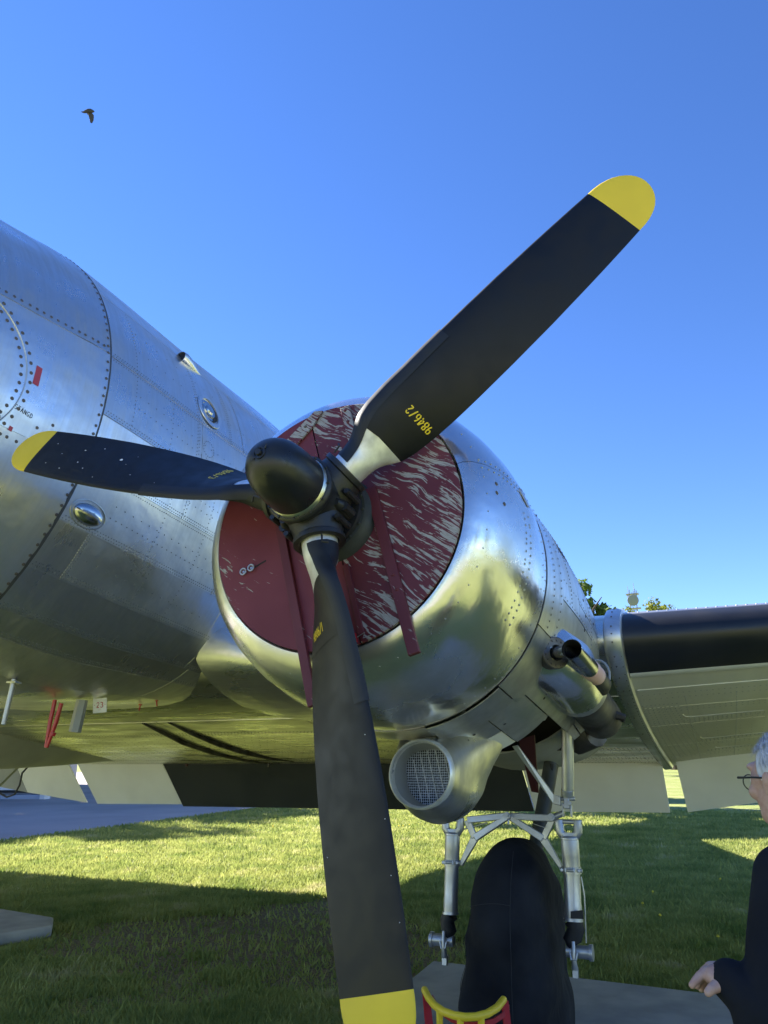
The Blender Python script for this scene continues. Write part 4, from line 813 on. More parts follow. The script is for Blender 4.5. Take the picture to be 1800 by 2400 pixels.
# --- landing gear
W = lambda x, y, yw=2.2: atw(x, y, 1, yw)
b = MB(); b.tube([W(1330, 1700, 2.15), W(1331, 1800, 2.17), W(1330, 1862, 2.2)], [.034, .034, .033], 24)
b.tube([W(1330, 1851, 2.19), W(1330, 1864, 2.2)], .036, 24); gear = b.build('upper_strut', M_steel, air, ang=30)
b = MB(); b.box(W(1329, 1880), (.030, .04, .07)); b.tube([W(1312, 1872), W(1348, 1872)], .012, 12); b.box(W(1320, 1898), (.009, .03, .075)); b.box(W(1339, 1898), (.009, .03, .075)); b.tube([W(1322, 1888)-Vector((0, .02, 0)), W(1322, 1888)+Vector((0, .03, 0))], .009, 8); b.tube([W(1336, 1884)-Vector((0, .025, 0)), W(1336, 1884)+Vector((0, .03, 0))], .012, 8)
b.build('knuckle', M_steel, gear, bevel=.002)
def leg(cx, w_, top, cl, bot, boot, s):
    b = MB(); A = W(cx[0], top); B_ = W(cx[1], cl); D = W(cx[2], bot); r_ = w_
    b.tube([A, A+(B_-A)*.02, A+(B_-A)*.55, A+(B_-A)*.58, B_], [r_*.98, r_, r_, r_*.985, r_*.985], 28); b.tube([B_, B_+(D-B_)*.68, B_+(D-B_)*.70, D], [r_*.93, r_*.93, r_*.96, r_*.96], 28)
    b.tube([D-Vector((0, 0, .008)), D+Vector((0, 0, .006))], r_*1.08, 28)
    o = b.build('oleo_strut', M_steel, air, ang=30)
    b = MB(); b.tube([B_+(A-B_)*.12, B_-(A-B_)*.10], r_*1.08, 28); 
    for q in (-1, 1): b.tube([B_+Vector((q*r_*.95, -r_*.9, .0)), B_+Vector((q*r_*.95, r_*.5, 0))], .009, 8)
    b.tube([B_+Vector((-r_*1.25, -r_*.4, 0)), B_+Vector((r_*1.25, -r_*.4, 0))], .010, 10)
    b.box(B_+Vector((0, -r_*1.15, 0)), (.055, .014, .020)); b.tube([B_+Vector((-.02, -r_*1.3, 0)), B_+Vector((.02, -r_*1.3, 0))], .008, 8)
    b.build('clamp', M_steel, o, bevel=.001)
    # fork at the head
    b = MB(); b.tube([A-(A-B_)*.02, A+(A-B_)*.05, A+(A-B_)*.10], [r_*1.04, r_*1.04, r_*.9], 24)
    for q in (-1, 1): b.tube([A+(A-B_)*.06+Vector((q*r_*.55, 0, 0)), A+(A-B_)*.22+Vector((q*r_*1.02, 0, 0)), A+(A-B_)*.62+Vector((q*r_*1.08, 0, 0))], [.026, .025, .023], 10)
    b.box(A+(A-B_)*.13, (r_*1.5, .045, .022)); b.tube([A+(A-B_)*.55+Vector((-r_*1.55, 0, 0)), A+(A-B_)*.55+Vector((r_*1.55, 0, 0))], .013, 12)
    b.build('fork', M_steel, o, bevel=.002)
    b = MB(); E_ = W(cx[3], boot); b.tube([D-Vector((0, 0, .006)), D+(E_-D)*.35+Vector((s*.012, 0, 0)), D+(E_-D)*.8+Vector((-s*.012, 0, 0)), E_], [r_*1.05, r_*.95, r_*1.0, r_*.85], 18); b.build('oleo_boot', M_rub, o)
    b = MB(); b.tube([E_+Vector((-.045*s, 0, -.03)), E_+Vector((.075*s, 0, -.03))], [.030, .033], 20); b.tube([E_+Vector((.075*s, 0, -.03)), E_+Vector((.095*s, 0, -.03))], [.040, .040], 24, cap=True); b.tube([E_+Vector((0, -.045, .02)), E_+Vector((0, -.05, -.05)), E_+Vector((0, -.03, -.11))], [.010, .011, .018], 10)
    b.box(E_+Vector((0, -.02, -.125)), (.028, .03, .05)); b.tube([E_+Vector((-.02, -.052, -.03)), E_+Vector((-.012, -.055, -.065)), E_+Vector((.012, -.055, -.065)), E_+Vector((.02, -.052, -.03))], .006, 8); b.build('axle_fitting', M_steel, o, bevel=.0015)
    return o
leg((1061, 1059, 1056, 1046), .043, 1956, 2022, 2140, 2190, -1)
leg((1335, 1340, 1344, 1347), .048, 1966, 2040, 2156, 2215, 1)
b = MB(); b.tube([W(1362, 2055), W(1370, 2100), W(1372, 2160), W(1374, 2210)], .004, 6); b.build('brake_line', M_steel, air)
b = MB(); b.prism([W(1337, 2136, 2.14), W(1366, 2133, 2.14), W(1368, 2154, 2.14), W(1337, 2153, 2.14)], (0, .004, 0)); b.build('data_plate', M_rub, air, smooth=False)
def truss(P, V, F, nm):                                # pin, outer top, knee, foot
    b = MB(); r_ = .015; pin, outer, knee, foot = P, V, F[0], F[1]
    def bar(a, c_, w0, w1, th=.026):
        a = Vector(a); c_ = Vector(c_); t = (c_-a).normalized(); n = t.cross(Vector((0, 1, 0))).normalized(); b.prism([a+n*w0-Vector((0, th/2, 0)), c_+n*w1-Vector((0, th/2, 0)), c_-n*w1-Vector((0, th/2, 0)), a-n*w0-Vector((0, th/2, 0))], (0, th, 0))
    bar(pin, outer, .018, .019, .030); bar(pin+Vector((0, 0, -.004)), knee, .016, .020, .034); bar(outer, knee, .019, .018, .027); bar(knee, foot, .023, .012, .024)
    b.build(nm, M_steel, gear, bevel=.004)
pin = W(1191, 1912); truss(pin, W(1096, 1922), (W(1113, 1964), W(1080, 2028)), 'folding_truss'); truss(pin+Vector((0, .0315, 0)), W(1296, 1918, 2.23), (W(1274, 1966, 2.23), W(1316, 2034, 2.23)), 'folding_truss')
b = MB(); b.tube([pin-Vector((0, .03, 0)), pin+Vector((0, .05, 0))], .018, 16); b.tube([pin-Vector((0, .04, 0)), pin-Vector((0, .03, 0))], .010, 6); b.tube([pin+Vector((0, 0, -.02)), pin+Vector((0, 0, -.045))], .006, 8); q = W(1294, 1916); b.tube([q-Vector((0, .03, 0)), q+Vector((0, .06, 0))], .020, 16); b.tube([q-Vector((0, .038, 0)), q-Vector((0, .03, 0))], .011, 6); b.build('truss_pin', M_steel, gear)
b = MB(); b.tube([W(1296, 1916), W(1322, 1905)], [.018, .016], 12); b.build('truss_link', M_steel, gear)
b = MB()
def bar2(P, th): b.prism(P, (0, th, 0))
bar2([W(1200, 1749, 2.05), W(1213, 1746, 2.05), W(1298, 1862, 2.16), W(1312, 1866, 2.16), W(1313, 1888, 2.16), W(1296, 1884, 2.16)], .03); b.build('drag_link', M_steel, gear, smooth=False, bevel=.003)
b = MB(); b.tube([W(1292, 1790, 3.0), W(1275, 1890, 2.9), W(1255, 1990, 2.75), W(1245, 2050, 2.6)], [.05, .05, .048, .045], 18); b.build('rear_strut', M_case, air)
b = MB(); b.tube([W(1293, 1790, 2.95), W(1293, 1855, 2.95), W(1287, 1880, 2.95)], .014, 8); b.build('well_hose', M_dark, air)
b = MB(); b.tube([W(1086, 1944), W(1142, 1928)], .004, 6); b.tube([W(1248, 1930), W(1278, 1940)], .002, 6); b.build('lock_cable', M_steel, gear)
WC = Vector((.118, 2.38, -1.93+HUB)); TR = .525
wheel = MB(); wm = AINV
WC = WC + Vector((0, 0, .035))
prof = [(a_*.8, b_*.84) for a_, b_ in [(-.10, .20), (-.15, .30), (-.20, .42), (-.19, .48), (-.12, .515), (0, .525), (.12, .515), (.19, .48), (.20, .42), (.15, .30), (.10, .20)]]
wheel.grid([[wm @ (WC + Vector((x_, r_*math.cos(t), r_*math.sin(t)))) for t in [2*math.pi*k/40 for k in range(40)]] for x_, r_ in prof], True)
whl = wheel.build('wheel', M_boot, air)
b = MB(); b.tube([wm @ (WC+Vector((-.10, 0, 0))), wm @ (WC+Vector((.10, 0, 0)))], .18, 30); b.build('rim', M_steel, whl)
# canvas cover pulled over the tyre
ZT = 1.068; CR = .512; CZ = ZT-CR
def chw(z): return (.236+.035*max(0, (.75-z)))*float(np.interp(ZT-z, (0, .006, .028, .06, .106, .22, .345, .46, .62, 1.1), (.10, .25, .43, .56, .69, .85, .935, .97, 1.0, 1.02)))
def cly(z): return math.sqrt(max(0, CR*CR-(z-CZ)**2)) if z > CZ else CR*(1+.03*(CZ-z))
def cpt3(z, t, off=0.):
    c_, s_ = math.cos(t), math.sin(t); e = 2/2.9; wv = .012*math.sin(9*z+3*t)+.010*math.sin(15*z-4*t)*(z < .6)+.006*math.sin(23*z+5*t+1)+.004*math.sin(37*z-7*t); wv *= min(1, (ZT-z)*6)
    bl = .03*max(0, s_*-1)*0
    return Vector((WC.x + (z-.55)*.03 + (chw(z)+wv+off)*math.copysign(abs(c_)**e, c_), WC.y + (cly(z)+wv+off)*math.copysign(abs(s_)**e, s_), z + .012*math.sin(t*2+.5)*(z < .2)*0))
ZS = [ZT-.0005, ZT-.004, ZT-.012, ZT-.025, ZT-.045, ZT-.07, ZT-.10, ZT-.14, ZT-.18, ZT-.23, ZT-.28, ZT-.34] + list(np.linspace(ZT-.40, .055, 18))
b = MB(); b.grid([[cpt3(z, 2*math.pi*k/56) for k in range(56)] for z in ZS], True); b.add([cpt3(ZS[0], 2*math.pi*k/56) for k in range(56)], [tuple(range(56))]); cvr = b.build('wheel_cover', M_cover, None, ang=80, sub=1)
b = MB()
def cfront(x_, z, off=.003):                          # point of the front face at a sideways fraction
    e = 2/2.9; c_ = math.copysign(abs(x_)**(1/e), x_); t = -math.acos(max(-1, min(1, c_))); return cpt3(z, t, off)
b.tube([cfront(.33, z) for z in np.linspace(ZT-.05, .07, 40)], .0015, 5); b.tube([cfront(x_, .79-.03*x_*x_*2) for x_ in np.linspace(-.97, .33, 24)], .0015, 5); b.tube([cfront(-.93, z) for z in np.linspace(.75, .07, 24)], .0013, 5)
b.build('seam', M_seam, cvr)
tag(cvr, 'black canvas cover draped over the main wheel', 'cover')

# --- things under the belly
def belly(px, py, y): return at(px, py, 1, y)
b = MB(); b.tube([belly(33, 1592, 1.0), belly(8, 1698, 1.02)], [.016, .013], 14); b.build('pitot_mast', M_steel, air)
b = MB(); b.box(belly(33, 1600, 1.0), (.07, .05, .012)); b.build('mast_foot', M_dull, air, bevel=.002)
pc = MB(); pc.tube([belly(129, 1640, 1.55), belly(118, 1690, 1.56), belly(107, 1752, 1.58)], [.013, .014, .010], 12); pc.tube([belly(144, 1648, 1.55), belly(131, 1694, 1.56), belly(110, 1752, 1.58)], [.013, .014, .010], 12); pc.tube([belly(126, 1716, 1.57), belly(122, 1724, 1.57)], .019, 12); pc.tube([belly(112, 1712, 1.57), belly(124, 1722, 1.57)], .006, 6)
o = tag(pc.build('pitot_cover', M_red, None), 'pair of glossy red protective tubes hanging under the belly', 'pitot cover'); o.matrix_world = AIR
b = MB(); A = belly(193, 1640, 1.7); B_ = belly(175, 1716, 1.72); b.tube([A, B_], [.038, .040], 6); b.build('drain_box', M_grey, air, smooth=False, bevel=.002)
b = MB(); cA = belly(218, 1638, 1.8); cB = belly(250, 1635, 1.8); cC = belly(249, 1669, 1.8); cD = belly(217.5, 1672, 1.8); b.prism([cA, cB, cC, cD], (0, .003, 0)); card = b.build('number_card', M_white, None, smooth=False); card.matrix_world = AIR; tag(card, 'small white card with the red number 23 hanging from the belly', 'card')
ux = (cB-cA); uz = (cA-cD)
b, _ = lettering('23', lambda u, v: cD+ux*(.26+u)+uz*(.36+v)+Vector((0, -.001, 0)), .22, .36, .06, .05); nm_ = b.build('number', M_tagred, card, smooth=False, fixn=False)
b = MB(); 
for u, v in ((.12, .55), (.88, .55)): b.disc(cD+ux*u+uz*v, (0, -1, 0), .003, .001)
for u in (.42, .50, .58): b.disc(cD+ux*u+uz*.2, (0, -1, 0), .002, .001)
b.build('dots', M_tagred, card, smooth=False)
for P in (((329, 1652), (326, 1666)), ((367, 1642), (368, 1655))):
    b = MB(); A = belly(*P[0], 2.3); b.tube([A, belly(*P[1], 2.3)], .005, 8); b.tube([A+Vector((0, 0, .004)), A-Vector((0, 0, .003))], .014, 10); b.build('drain_pin', M_red, air)
b = MB(); q = at(438, 1790, 1, 5.2); b.tube([q, q-Vector((0, 0, .03))], [.02, .014], 8); b.build('drain_pin', M_redin, wing)
# starboard engine, seen only by its shade
for nm_ in ('cowling', 'nacelle', 'rear_nacelle'):
    o = bpy.data.objects.get(nm_); c_ = o.copy(); C.objects.link(c_); c_.parent = air; c_.location = (-5.64, 0, 0)
    for ch in list(o.children):
        if ch.get('kind') != 'stuff': d = ch.copy(); C.objects.link(d); d.parent = c_
b = MB(); b.prism([Vector((FX-.05, 13.2, 1.9)), Vector((FX-.05, 16.8, 2.0)), Vector((FX-.05, 18.6, 2.6)), Vector((FX-.05, 18.8, 4.0)), Vector((FX-.05, 17.6, 4.9)), Vector((FX-.05, 15.9, 4.7)), Vector((FX-.05, 14.6, 3.9))], (.10, 0, 0)); b.build('tail_fin', M_skin, air, smooth=False)
b = MB(); b.grid([[Vector((x, 14.2+.15*abs(x-FX)+c_*(2.0-.25*abs(x-FX)), 2.15+dz)) for c_, dz in ((0, 0), (.3, .09), (1, 0), (.3, -.06), (0, 0))] for x in np.linspace(FX-4, FX+4, 15)]); b.build('tailplane', M_skin, air)

# ------------------------------------------------------------------ yellow and red tube rack in front of the wheel
rk = thing('tube_rack', 'low yellow tube rack with red backing standing before the covered wheel', 'rack', (.1, 1.2, 0))
Z0 = 2.45-1.95
rp = [ptw(x, y, 2, Z0) for x, y in ((995, 2320), (1004, 2338), (1018, 2356), (1040, 2371), (1065, 2380), (1090, 2384), (1115, 2383), (1142, 2376), (1165, 2362), (1180, 2343))]
L = rk.location
def rel(pts): return [Vector(q)-L for q in pts]
b = MB(); b.tube(rel(rp), .016, 14); b.build('top_rail', M_yel, rk)
for i in (2, 4, 6):
    p = (rp[i]+rp[i+1])/2 if i != 2 else rp[3]
    p = {2: rp[3]*.55+rp[2]*.45, 4: rp[5]*.55+rp[4]*.45, 6: rp[7]*.45+rp[6]*.55}[i]
    b = MB(); b.tube(rel([p, Vector((p.x-.01, p.y+.02, .0))]), .0145, 12); b.build('upright', M_yel, rk)
lo = [Vector((q.x, q.y+.10, Z0-.055)) for q in rp]
b = MB(); b.grid([rel([q+Vector((0, 0, .010)) for q in lo]), rel([q-Vector((0, 0, .012)) for q in lo])]); b.build('back_band', M_red, rk, solid=.006)
for q, e in ((rp[0], lo[0]), (rp[-1], lo[-1])):
    b = MB(); b.prism(rel([q+Vector((-.012, 0, -.01)), q+Vector((.008, .03, -.01)), Vector((q.x+.03, q.y+.10, 0)), Vector((q.x+.005, q.y+.06, 0))]), (.006, 0, 0)); b.build('end_plate', M_red, rk, smooth=False)

# ------------------------------------------------------------------ background
def rail(p0, p1): pass
hall = thing('pale_building', 'pale low building with white rails far left behind the flap', 'building', (-30, 30, 0))
b = MB(); b.box((-6.5, -12, 4.6), (9, 30, 9.2)); b.build('wall', M_bldg, hall, smooth=False)
for k in range(6):
    b = MB(); b.box((-1.98, -22+k*4.2, 3.0), (.1, 1.6, 1.6)); f_ = b.build('window', M_white, hall, smooth=False)
    b = MB(); b.box((-1.92, -22+k*4.2, 3.0), (.05, 1.36, 1.36)); b.build('pane', M_win, f_, smooth=False)
b = MB(); b.box((-6.5, -12, 9.35), (9.8, 30.8, .3)); b.build('roof', M_exh, hall, smooth=False)
kb = thing('loading_step', 'pale blue step edge with white rails beyond the tarmac at far left', 'step', (-24, 24, 0))
P0 = ptw(-160, 1874, 2, .0); P1 = ptw(104, 1873, 2, .0); P2 = ptw(160, 1863, 2, 0)
M_step = mat('pale step paint', (.34, .40, .50), .7)
for z0, z1, dy, mt, nm in ((0, .16, 0, M_step, 'kerb_face'), (.22, .30, .05, M_dark, 'shadow_gap'), (.32, .50, .1, M_white, 'lower_rail'), (.60, .95, .3, M_step, 'upper_step')):
    b = MB(); d_ = (P1-P0).normalized(); n_ = Vector((-d_.y, d_.x, 0)); a_, c_ = P0+n_*dy-kb.location, P1+n_*dy-kb.location; a_.z = z0; c_.z = z0
    b.prism([a_, c_, c_+n_*.5, a_+n_*.5], (0, 0, z1-z0)); b.build(nm, mt, kb, smooth=False)
b = MB(); q = P1-kb.location; b.box((q.x, q.y, .3), (.25, .25, .6)); b.build('rail_post', M_white, kb, smooth=False)

def tree(name, label, base, h, cr_, mt, n, seed, group='trees round the lawn', trunk=True, leaf=.16):
    r_ = np.random.default_rng(seed); o = thing(name, label, 'tree', base, group)
    b = MB(); b.tube([(0, 0, 0), (.1, 0, h*.3), (0, .15, h*.6), (.1, 0, h*.85)], [h*.025, h*.02, h*.012, h*.005], 8)
    for k in range(7):
        a = k*2.4; z = h*(.3+.07*k); b.tube([(0, 0, z), (math.cos(a)*cr_*.45, math.sin(a)*cr_*.45, z+h*.12), (math.cos(a)*cr_*.75, math.sin(a)*cr_*.75, z+h*.17)], [h*.009, h*.006, h*.002], 6)
    b.build('trunk', M_bark, o)
    nc = 46; cen = []
    for k in range(nc):
        u_ = r_.normal(size=3); u_ /= np.linalg.norm(u_); q = r_.random()**.4
        cen.append((u_[0]*cr_*q, u_[1]*cr_*q, h*.62+u_[2]*h*.36*q, cr_*(.16+.16*r_.random())))
    V = np.zeros((n*4, 3)); 
    for i in range(n):
        cx, cy, cz, cq = cen[r_.integers(nc)]; d = r_.normal(size=3); d /= np.linalg.norm(d); p = np.array((cx, cy, cz))+d*cq*(r_.random()**.35)
        a = r_.normal(size=3); a /= np.linalg.norm(a); c_ = np.cross(a, d+.01); c_ /= np.linalg.norm(c_); s_ = leaf*(.6+.8*r_.random())
        V[i*4:i*4+4] = [p-a*s_, p+c_*s_*.6, p+a*s_, p-c_*s_*.6]
    me = bpy.data.meshes.new('crown'); me.from_pydata(V.tolist(), [], [(4*i, 4*i+1, 4*i+2, 4*i+3) for i in range(n)]); me.materials.append(mt)
    c_ = bpy.data.objects.new('crown', me); C.objects.link(c_); c_.parent = o; return o
def tb(px, py, d): q = ptd(px, py, d); return (q.x, q.y, 0), q.z
base, hh = tb(1352, 1340, 58); tree('leafy_tree', 'mid green leafy tree just behind the engine nacelle', base, hh+.4, 2.7, M_leaf, 9000, 3, leaf=.17)
base, hh = tb(1426, 1380, 66); tree('leafy_tree', 'yellow green treetop just left of the dish mast', base, hh, 2.6, M_leafy, 7000, 5)
base, hh = tb(1532, 1378, 74); tree('leafy_tree', 'pale yellow green treetop just right of the dish mast', base, hh, 3.0, M_leafy, 7000, 9)
base, hh = tb(1580, 1440, 70); tree('leafy_tree', 'low treetop showing over the wing edge right of the dish', base, hh, 3.0, M_leaf, 5000, 12)
for i, (x, y, h, lb) in enumerate([(-13, 24.3, 12.0, 'tree hidden behind the engine cover, nearest the lawn'), (-29.5, 13.4, 15.5, 'slender tree at the tarmac edge, outside the photograph'), (-25.5, 18.5, 12.5, 'slender low tree at the tarmac edge, hidden behind the nose'), (-33, 14.5, 18, 'tree left of the pale building, outside the photograph'), (-34, 21, 19, 'tallest tree, beside the pale building'), (-30, 27, 17, 'tree in front of the pale building, hidden by the fuselage'), (-24, 33, 17, 'tree beyond the tarmac, hidden behind the aircraft nose')]):
    tree('shade_tree', lb, (x, y, 0), h, 3.3 if 'slender' in lb else 4.6, M_leaf, 5000, 70+i, 'tall trees shading the tarmac', leaf=.36)
# trees and hedge that close the lawn out of sight (they show as reflections in the bare metal)
for i, (x, y, h) in enumerate([(-34, -42, 11), (-20, -46, 13), (-6, -44, 9), (9, -47, 14), (24, -40, 12), (38, -28, 12), (42, -10, 13), (44, 8, 12), (-46, -26, 12), (-44, 4, 12), (40, 30, 12), (-40, 70, 12), (-18, 74, 9), (22, 76, 12)]):
    tree('leafy_tree', 'green tree on the far edge of the lawn, outside the photograph', (x, y, 0), h, h*.36, M_leaf, 1800, 40+i, 'trees on the far edge of the lawn', leaf=.42)

tw = thing('radio_tower', 'distant lattice radio mast carrying a round dish above the wing', 'radio mast', (ptd(1484, 1410, 150).x, ptd(1484, 1410, 150).y, 0))
q = ptd(1484, 1409, 150); zt = q.z
b = MB()
for sx, sy in ((-.55, -.55), (.55, -.55), (.55, .55), (-.55, .55)): b.tube([(sx*1.6, sy*1.6, 0), (sx, sy, zt+1.6)], .07, 6)
for k in range(26):
    z = 1+k*(zt+.6)/26; s_ = .55*(1.6-.6*z/zt); z2 = z+(zt+.6)/26
    for a, c_ in (((-1, -1), (1, -1)), ((1, -1), (1, 1)), ((1, 1), (-1, 1)), ((-1, 1), (-1, -1))): b.tube([(a[0]*s_, a[1]*s_, z), (c_[0]*s_, c_[1]*s_, z2)], .04, 4); b.tube([(a[0]*s_, a[1]*s_, z), (c_[0]*s_, c_[1]*s_, z)], .04, 4)
b.build('lattice', M_tower, tw, smooth=False)
b = MB(); vd = (CAM-q).normalized(); pq = Vector((0, 0, zt)) + vd*.9; pq.z = zt
b.tube([pq, pq+vd*.25, pq+vd*.30], [1.02, 1.0, .85], 30); b.build('dish', M_dish, tw)
for x, zz, r_ in ((-.75, 2.9, .05), (.35, 3.4, .05), (-.5, 2.2, .09), (.75, 2.0, .08), (-.1, 1.7, .07), (.5, 2.3, .06), (-.9, 1.5, .06), (.15, 2.0, .06)):
    b = MB(); b.tube([(x, 0, zt+.4), (x, 0, zt+zz)], r_, 6); b.build('antenna', M_tower, tw)
for z_, w_ in ((1.3, 2.3), (-1.4, 2.6)): b = MB(); b.box((0, 0, zt+z_), (w_, 1.6, .1)); b.build('platform', M_tower, tw, smooth=False)

# crow in flight
q = ptd(205, 262, 34); bd = thing('bird', 'dark bird flying in the open sky with wings lowered', 'bird', q)
dr = cr; up = cu
def bq(x, y, d=0): return dr*((x-800)/1659*70/FL*34) - up*((y-480)/1422*60/FL*34) + cf*d
b = MB(); b.tube([bq(510, 480), bq(620, 500), bq(720, 470), bq(850, 450), bq(960, 445), bq(1040, 455), bq(1090, 468), bq(1130, 480)], [.012, .035, .06, .085, .08, .055, .035, .006], 12); body = b.build('body', M_bird, bd)
def wingm(P, th, nm):
    b = MB(); b.prism(P, cf*th); b.build(nm, M_bird, bd, smooth=True, bevel=.004)
wingm([bq(800, 510), bq(860, 700), bq(900, 850), bq(925, 970), bq(965, 1010), bq(1020, 985), bq(1075, 880), bq(1092, 740), bq(1085, 620), bq(1030, 560), bq(980, 500)], .02, 'wing')
wingm([bq(940, 400, .05), bq(930, 372, .2), bq(840, 372, .3), bq(760, 385, .3), bq(680, 392, .35), bq(610, 350, .4), bq(640, 395, .3), bq(720, 440, .1)], .02, 'wing')
wingm([bq(510, 462), bq(640, 470), bq(700, 470), bq(640, 520), bq(560, 520)], .02, 'tail')

# ------------------------------------------------------------------ grass and flowers
def grass(n, seed):
    r_ = np.random.default_rng(seed); P = []
    while sum(len(q) for q in P) < n:
        m_ = 200000; px = r_.random(m_)*1900-50; py = 1880 + (r_.random(m_)**.9)*620
        d = np.array(cf)[None]+np.array(cr)[None]*((px-900)/FL)[:, None]-np.array(cu)[None]*((py-1200)/FL)[:, None]
        t = -CAM.z/d[:, 2]; X = CAM.x+t*d[:, 0]; Y = CAM.y+t*d[:, 1]
        ok = (Y < 34) & (Y > 1.2) & (Y < 40)
        ok &= ~((X > -.88) & (X < 2.1) & (Y > .95) & (Y < 3.80-.1*(X+.88)))
        ok &= ~((X < -4.40) & (X > -7.6) & (Y > 2.5) & (Y < 3.52+.28*np.clip((-4.4-X)/.26, 0, 1)+.17*np.clip((-4.66-X)/2.7, 0, 1)))
        ed = np.where(X < -11.6, 0, np.where(X < -4.3, 19.3+(X+11.7)*.15, 20.4+(X+4.3)*.115)); ok &= ~((X < -11.45) | ((Y > ed)))
        dd = np.hypot(X+2.5, Y-4.1)+.7*np.sin(X*2.1+.5)*np.cos(Y*1.7)+.3*np.sin(X*5.1)*np.cos(Y*6.3); ok &= (r_.random(m_) < np.clip((dd-1.35)/.7, .05, 1))
        P.append(np.stack([X, Y], 1)[ok])
    P = np.concatenate(P)[:n]; n = len(P); dist = np.hypot(P[:, 0]-CAM.x, P[:, 1]-CAM.y)
    h = (.020+.034*r_.random(n)**1.6)*(1+.03*dist) + (r_.random(n) < .004)*.06; wd = (.0028+.0009*dist)*(.7+.6*r_.random(n)); a = r_.random(n)*6.283
    ln = r_.normal(size=(n, 2))*(.45*h)[:, None]; V = np.zeros((n, 3, 3))
    V[:, 0, 0] = P[:, 0]-np.cos(a)*wd; V[:, 0, 1] = P[:, 1]-np.sin(a)*wd; V[:, 1, 0] = P[:, 0]+np.cos(a)*wd; V[:, 1, 1] = P[:, 1]+np.sin(a)*wd
    V[:, 2, 0] = P[:, 0]+ln[:, 0]; V[:, 2, 1] = P[:, 1]+ln[:, 1]; V[:, 2, 2] = h
    me = bpy.data.meshes.new('grass'); me.vertices.add(n*3); me.vertices.foreach_set('co', V.ravel()); me.loops.add(n*3); me.loops.foreach_set('vertex_index', np.arange(n*3, dtype=np.int32))
    me.polygons.add(n); me.polygons.foreach_set('loop_start', np.arange(0, n*3, 3, dtype=np.int32)); me.polygons.foreach_set('loop_total', np.full(n, 3, dtype=np.int32)); me.update(); me.materials.append(M_blades)
    o = bpy.data.objects.new('grass', me); C.objects.link(o); o['kind'] = 'stuff'; o['label'] = 'short green grass growing over the lawn'
grass(420000, 5)
M_dand = mat('dandelion yellow', (.7, .55, .03), .7)
b = MB()
for x, y in ((1506, 2117), (1547, 2145), (1683, 2195), (640, 1938), (945, 1935), (935, 1936), (640, 1935), (585, 1936), (960, 1933), (1530, 2090), (700, 1925), (1688, 2060), (250, 2010)):
    q = ptw(x, y, 2, .06); r_ = .013*(1+.02*q.y); b.disc(q, (0, -.4, 1), r_, .012, 8); b.tube([q, (q.x, q.y, 0)], .002, 4)
tag(b.build('dandelions', M_dand, None, fixn=False), 'scattered small yellow dandelions in the lawn', None, kind='stuff')

# ------------------------------------------------------------------ the man at the right edge
man = thing('person', 'grey haired person in dark jacket and glasses at the right edge', 'person', (1.50, -.22, 0))
PO = man.location
def voxmesh(name, shapes, mt, par, vox, smooth_it=3, disp=None):
    bm = bmesh.new()
    for s in shapes:
        if s[0] == 'e':                                # ellipsoid: centre, radii, rotation
            _, c_, r_, *ro = s; M_ = Matrix.Translation(Vector(c_)) @ (ro[0].to_4x4() if ro else Matrix.Identity(4)) @ Matrix.Diagonal((*r_, 1)); bmesh.ops.create_uvsphere(bm, u_segments=28, v_segments=18, radius=1, matrix=M_)
        else:                                          # capsule chain
            P = [Vector(q) for q in s[1]]; rs = s[2]; b = MB(); b.tube(P, rs, 18)
            vs_ = [bm.verts.new(q) for q in b.v]; [bm.faces.new([vs_[i] for i in f]) for f in b.f]
            for q, r_ in zip(P, rs): bmesh.ops.create_uvsphere(bm, u_segments=18, v_segments=12, radius=r_, matrix=Matrix.Translation(q))
    bmesh.ops.recalc_face_normals(bm, faces=bm.faces)
    me = bpy.data.meshes.new(name); bm.to_mesh(me); bm.free(); me.materials.append(mt); o = bpy.data.objects.new(name, me); C.objects.link(o); o.parent = par
    q = o.modifiers.new('r', 'REMESH'); q.mode = 'VOXEL'; q.voxel_size = vox; q.use_smooth_shade = True
    q = o.modifiers.new('s', 'SMOOTH'); q.iterations = smooth_it; q.factor = .5
    return o
